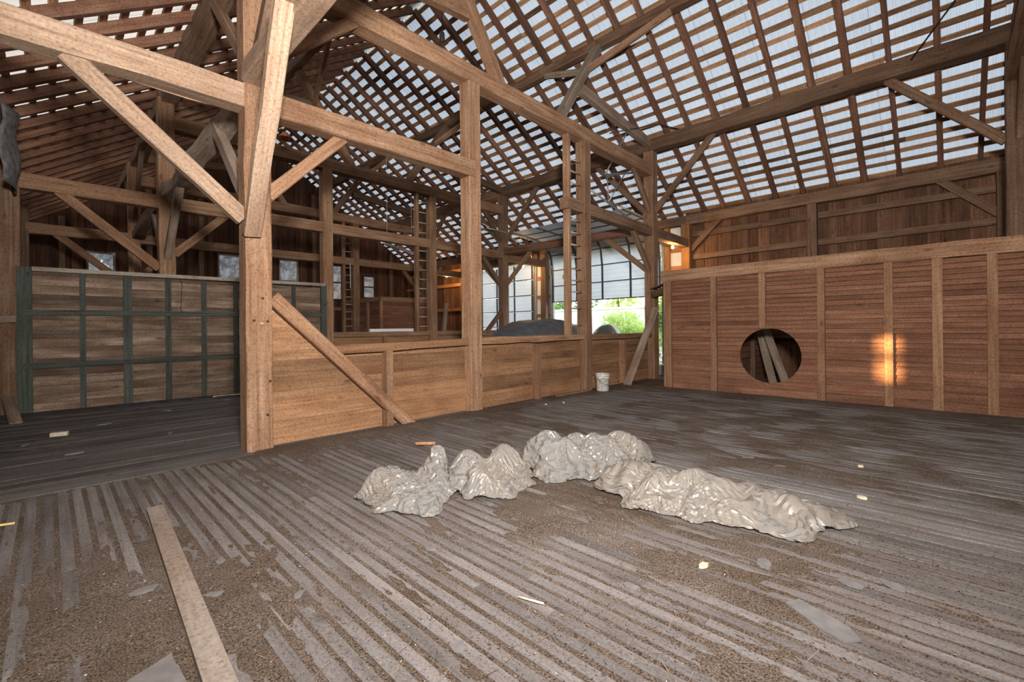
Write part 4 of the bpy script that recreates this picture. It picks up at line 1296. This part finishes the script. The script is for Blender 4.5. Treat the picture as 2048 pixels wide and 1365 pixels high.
tag(prism('slate_piece', [(2.48, 0.58), (2.56, 0.54), (2.47, 0.33), (2.40, 0.28), (2.34, 0.33), (2.38, 0.43)], 'z', max(0.002, dirt_h(2.44, 0.42))-0.001, max(0.002, dirt_h(2.44, 0.42))+0.008, 'slate'), 'long rounded grey slate piece on the open floor', 'slate')
for i, (x, y, lb) in enumerate([(6.1, 5.12, 'cream chip on the floor before the first half wall stud past the middle post'), (6.45, 5.0, 'square cream chip on the floor further along towards the bucket'),
        (5.37, 0.62, 'cream chip on the dark floor before the partition'), (2.55, 1.0, 'cream chip on the floor in front of the plastic roll'),
        (3.4, 3.6, 'small cream chip behind the tallest plastic mound'), (4.4, 0.5, 'cream chip lying past the flat end of the plastic roll')]):
    flake('pale_chip', x, y, 0.032, i*0.9, 'cream', lb, 'chip', 'cream chips on the floor', 50+i, 0.012, 0.02)
tag(tube('wood_chip', [(2.95, 4.45, 0.028), (3.12, 4.30, 0.026)], 0.02, 'chip', None, 6), 'orange-brown broken wood chip on the floor before the half wall', 'chip')
tag(tube('twig', [(1.62, 1.55, 0.014), (1.66, 1.42, 0.016)], 0.006, 'cream', None, 5), 'thin pale twig lying alone on the near floor', 'twig')

tag(board('wood_block', (0.0, 8.38, 0.03), (0.16, 8.34, 0.03), 0.08, 0.05, 'cream'), 'small tan wood block lying on the dark mow floor', 'block')
for i, (x, y, lb) in enumerate([(0.55, 8.9, 'dark bark scrap near the tan block on the mow floor'), (-0.2, 8.0, 'dark curled scrap by the left wall on the mow floor'), (1.4, 9.6, 'thin dark scrap on the mow floor before the green door'),
                                (0.2, 7.0, 'grey splinter scrap on the mow floor near the sill plank'), (1.1, 7.4, 'pale scrap on the mow floor beside the big near post'), (2.4, 10.2, 'black scrap against the foot of the green door')]):
    flake('mow_scrap', x, y, 0.09, i*1.1, 'slate' if i in (3, 4) else 'tarpaper', lb, 'scrap', 'scraps on the mow floor', 80+i, 0.01, 0.012, 0.35)

# fine chaff nobody could count
vs, fs, mi = [], [], []
rr = random.Random(5)
cnt = 0
while cnt < 42000:
    x_, y_ = rr.uniform(XL+0.05, 9.55), rr.uniform(-2.1, 5.45)
    if x_ > 5.2 and rr.random() < 0.6: continue
    if rr.random() > 0.55+1.3*noise.noise(Vector((x_*1.3, y_*1.3, 4))): continue
    q = Vector((x_, y_, 0))
    if math.hypot(x_-8.28, y_-5.36) < 0.17 or any(abs(x_-a) < 0.16 and abs(y_-YD) < 0.16 for a in (PX[0], PX[3], XL+0.14)): continue
    if any(inpoly(x_, y_, Q) for Q in (PA, PB, PC, PDd)): continue
    if 1.5 < y_ < 4.36 and abs(x_-(0.545-(4.32-y_)*0.0451)) < 0.07: continue
    if 0.08 < x_ < 0.38 and 1.93 < y_ < 2.35 or 2.32 < x_ < 2.58 and 0.26 < y_ < 0.6: continue
    a = rr.uniform(0, math.pi)
    stem = rr.random() < 0.022
    L = rr.uniform(0.012, 0.05) if stem else rr.uniform(0.0015, 0.0055)
    w = 0.0014 if stem else L*rr.uniform(0.3, 0.7)
    z = max(0.002, dirt_h(q.x, q.y))+rr.uniform(0.001, 0.004)
    ca, sa = math.cos(a), math.sin(a)
    t1, t2 = rr.uniform(-.3, .3)*L, rr.uniform(0, .5)*w
    b = len(vs)
    for (lx, ly, lz) in ((-L, -w, -t1), (L, -w, t1), (L, w, t1+t2), (-L, w, -t1+t2)):
        vs.append((q.x+lx*ca-ly*sa, q.y+lx*sa+ly*ca, z+max(-0.001, lz)))
    fs.append((b, b+1, b+2, b+3))
    mi.append(1 if stem and rr.random() < 0.75 else (0 if rr.random() < 0.72 else (1 if rr.random() < 0.92 else 2)))
    cnt += 1
M['chaff_dark'] = plain('dark_chaff', (0.095, 0.072, 0.056), 0.95, 0, 0.4, 9)
M['chaff_mid'] = plain('tan_chaff', (0.26, 0.20, 0.15), 0.95, 0, 0.3, 9)
cf = mesh('chaff', vs, fs, 'chaff_dark', None, None)
cf.data.materials.append(M['chaff_mid']); cf.data.materials.append(M['cream'])
cf.data.polygons.foreach_set('material_index', mi)
tag(cf, 'fine brown chaff and straw bits scattered over the floor', 'chaff', None, 'stuff')

# ------------------------------------------------------------------ outside
gp = mesh('ground', [(-70, -70, 0), (90, -70, 0), (90, 90, 0), (-70, 90, 0)], [(0, 1, 2, 3)], 'ground', None, Matrix.Translation((0, 0, -0.06)))
tag(gp, 'pale gravel ground outside the barn', None, None, 'structure')
fe = thing('white_fence', (18, 12, 0), 'tall white vinyl fence outside the open garage door', 'fence')
yy = -2.0
while yy < 26:
    board('post', (18.0, yy, -0.06), (18.0, yy, 2.34), 0.12, 0.12, 'white', fe)
    for k in range(12):
        a = yy+0.06+k*0.19
        board('picket', (18.0, a+0.095, 0.05), (18.0, a+0.095, 2.24), 0.186, 0.03, 'white', fe, up=(1, 0, 0))
    board('rail', (17.97, yy+0.06, 2.25), (17.97, yy+2.34, 2.25), 0.06, 0.09, 'white', fe)
    board('rail', (17.97, yy+0.06, 0.10), (17.97, yy+2.34, 0.10), 0.06, 0.12, 'white', fe)
    yy += 2.4
def leaves(parent, c, rx, ry, rz, n, size, mat, seed, name='foliage'):
    r = random.Random(seed)
    vs, fs = [], []
    cl = [Vector((r.gauss(0, .5), r.gauss(0, .5), r.gauss(0, .5))) for _ in range(26)]
    for _ in range(n):
        k = r.choice(cl)
        p = k+Vector((r.gauss(0, .2), r.gauss(0, .2), r.gauss(0, .16)))
        if p.length > 1.25: p = p.normalized()*1.25
        p = Vector((p.x*rx, p.y*ry, p.z*rz))
        if c[2]+p.z < 0.03: continue
        a = Vector((r.gauss(0, 1), r.gauss(0, 1), r.gauss(0, 0.5))).normalized()
        b = a.cross(Vector((r.gauss(0, 1), r.gauss(0, 1), r.gauss(0, 1)))).normalized()
        s = size*r.uniform(0.6, 1.3)
        i = len(vs)
        vs += [p-a*s, p+b*s*0.45, p+a*s, p-b*s*0.45]
        fs.append((i, i+1, i+2, i+3))
    return mesh(name, vs, fs, mat, parent, Matrix.Translation(Vector(c)))
def plant(name, loc, label, cat, h, crowns, group=None):
    t = thing(name, loc, label, cat, group)
    x, y = loc[0], loc[1]
    tube('trunk', [(x, y, -0.06), (x+0.05, y, h*0.5), (x, y+0.05, h)], 0.05, 'bark', t, 7, [0.035*h**0.5+0.02, 0.03*h**0.5+0.015, 0.015])
    for i, (c, rx, ry, rz, n, s, m) in enumerate(crowns):
        leaves(t, (x+c[0], y+c[1], c[2]), rx, ry, rz, n, s, m, hash_(label)+i)
    return t
def hash_(s):
    return sum(ord(ch)*(i+1) for i, ch in enumerate(s)) % 9973
plant('shrub', (16.4, 9.4, 0), 'light green leafy shrub in front of the white fence', 'shrub', 1.5, [((0, 0, 1.25), 0.8, 0.92, 0.95, 3800, 0.07, 'leaf'), ((0.2, 0.1, 1.0), 0.7, 0.8, 0.6, 1200, 0.07, 'leaf2')])
plant('shrub', (15.9, 7.5, 0), 'deep green shrub seen through the gap beside the partition', 'shrub', 1.2, [((0, 0, 1.1), 0.5, 0.42, 1.1, 2000, 0.07, 'leaf'), ((0.1, 0, 1.8), 0.5, 0.42, 0.6, 900, 0.07, 'leaf3')])
TL = ['yellow-green tree rising behind the fence above the shrub', 'deep green tree rising behind the fence beside the ladder', 'light green tree rising behind the fence near the closed door side', 'leafy tree rising behind the fence past the partition gap']
for i, (x, y, m) in enumerate(((21.5, 12.9, 'leaf2'), (22.0, 16.5, 'leaf3'), (21.5, 20.7, 'leaf'), (21.0, 9.3, 'leaf2'))):
    plant('tree', (x, y, 0), TL[i], 'tree', 4.5, [((0, 0, 3.3), 1.4, 1.42, 1.9, 3600, 0.12, m), ((0, 0, 5.6), 1.3, 1.4, 1.4, 1400, 0.12, 'leaf')])
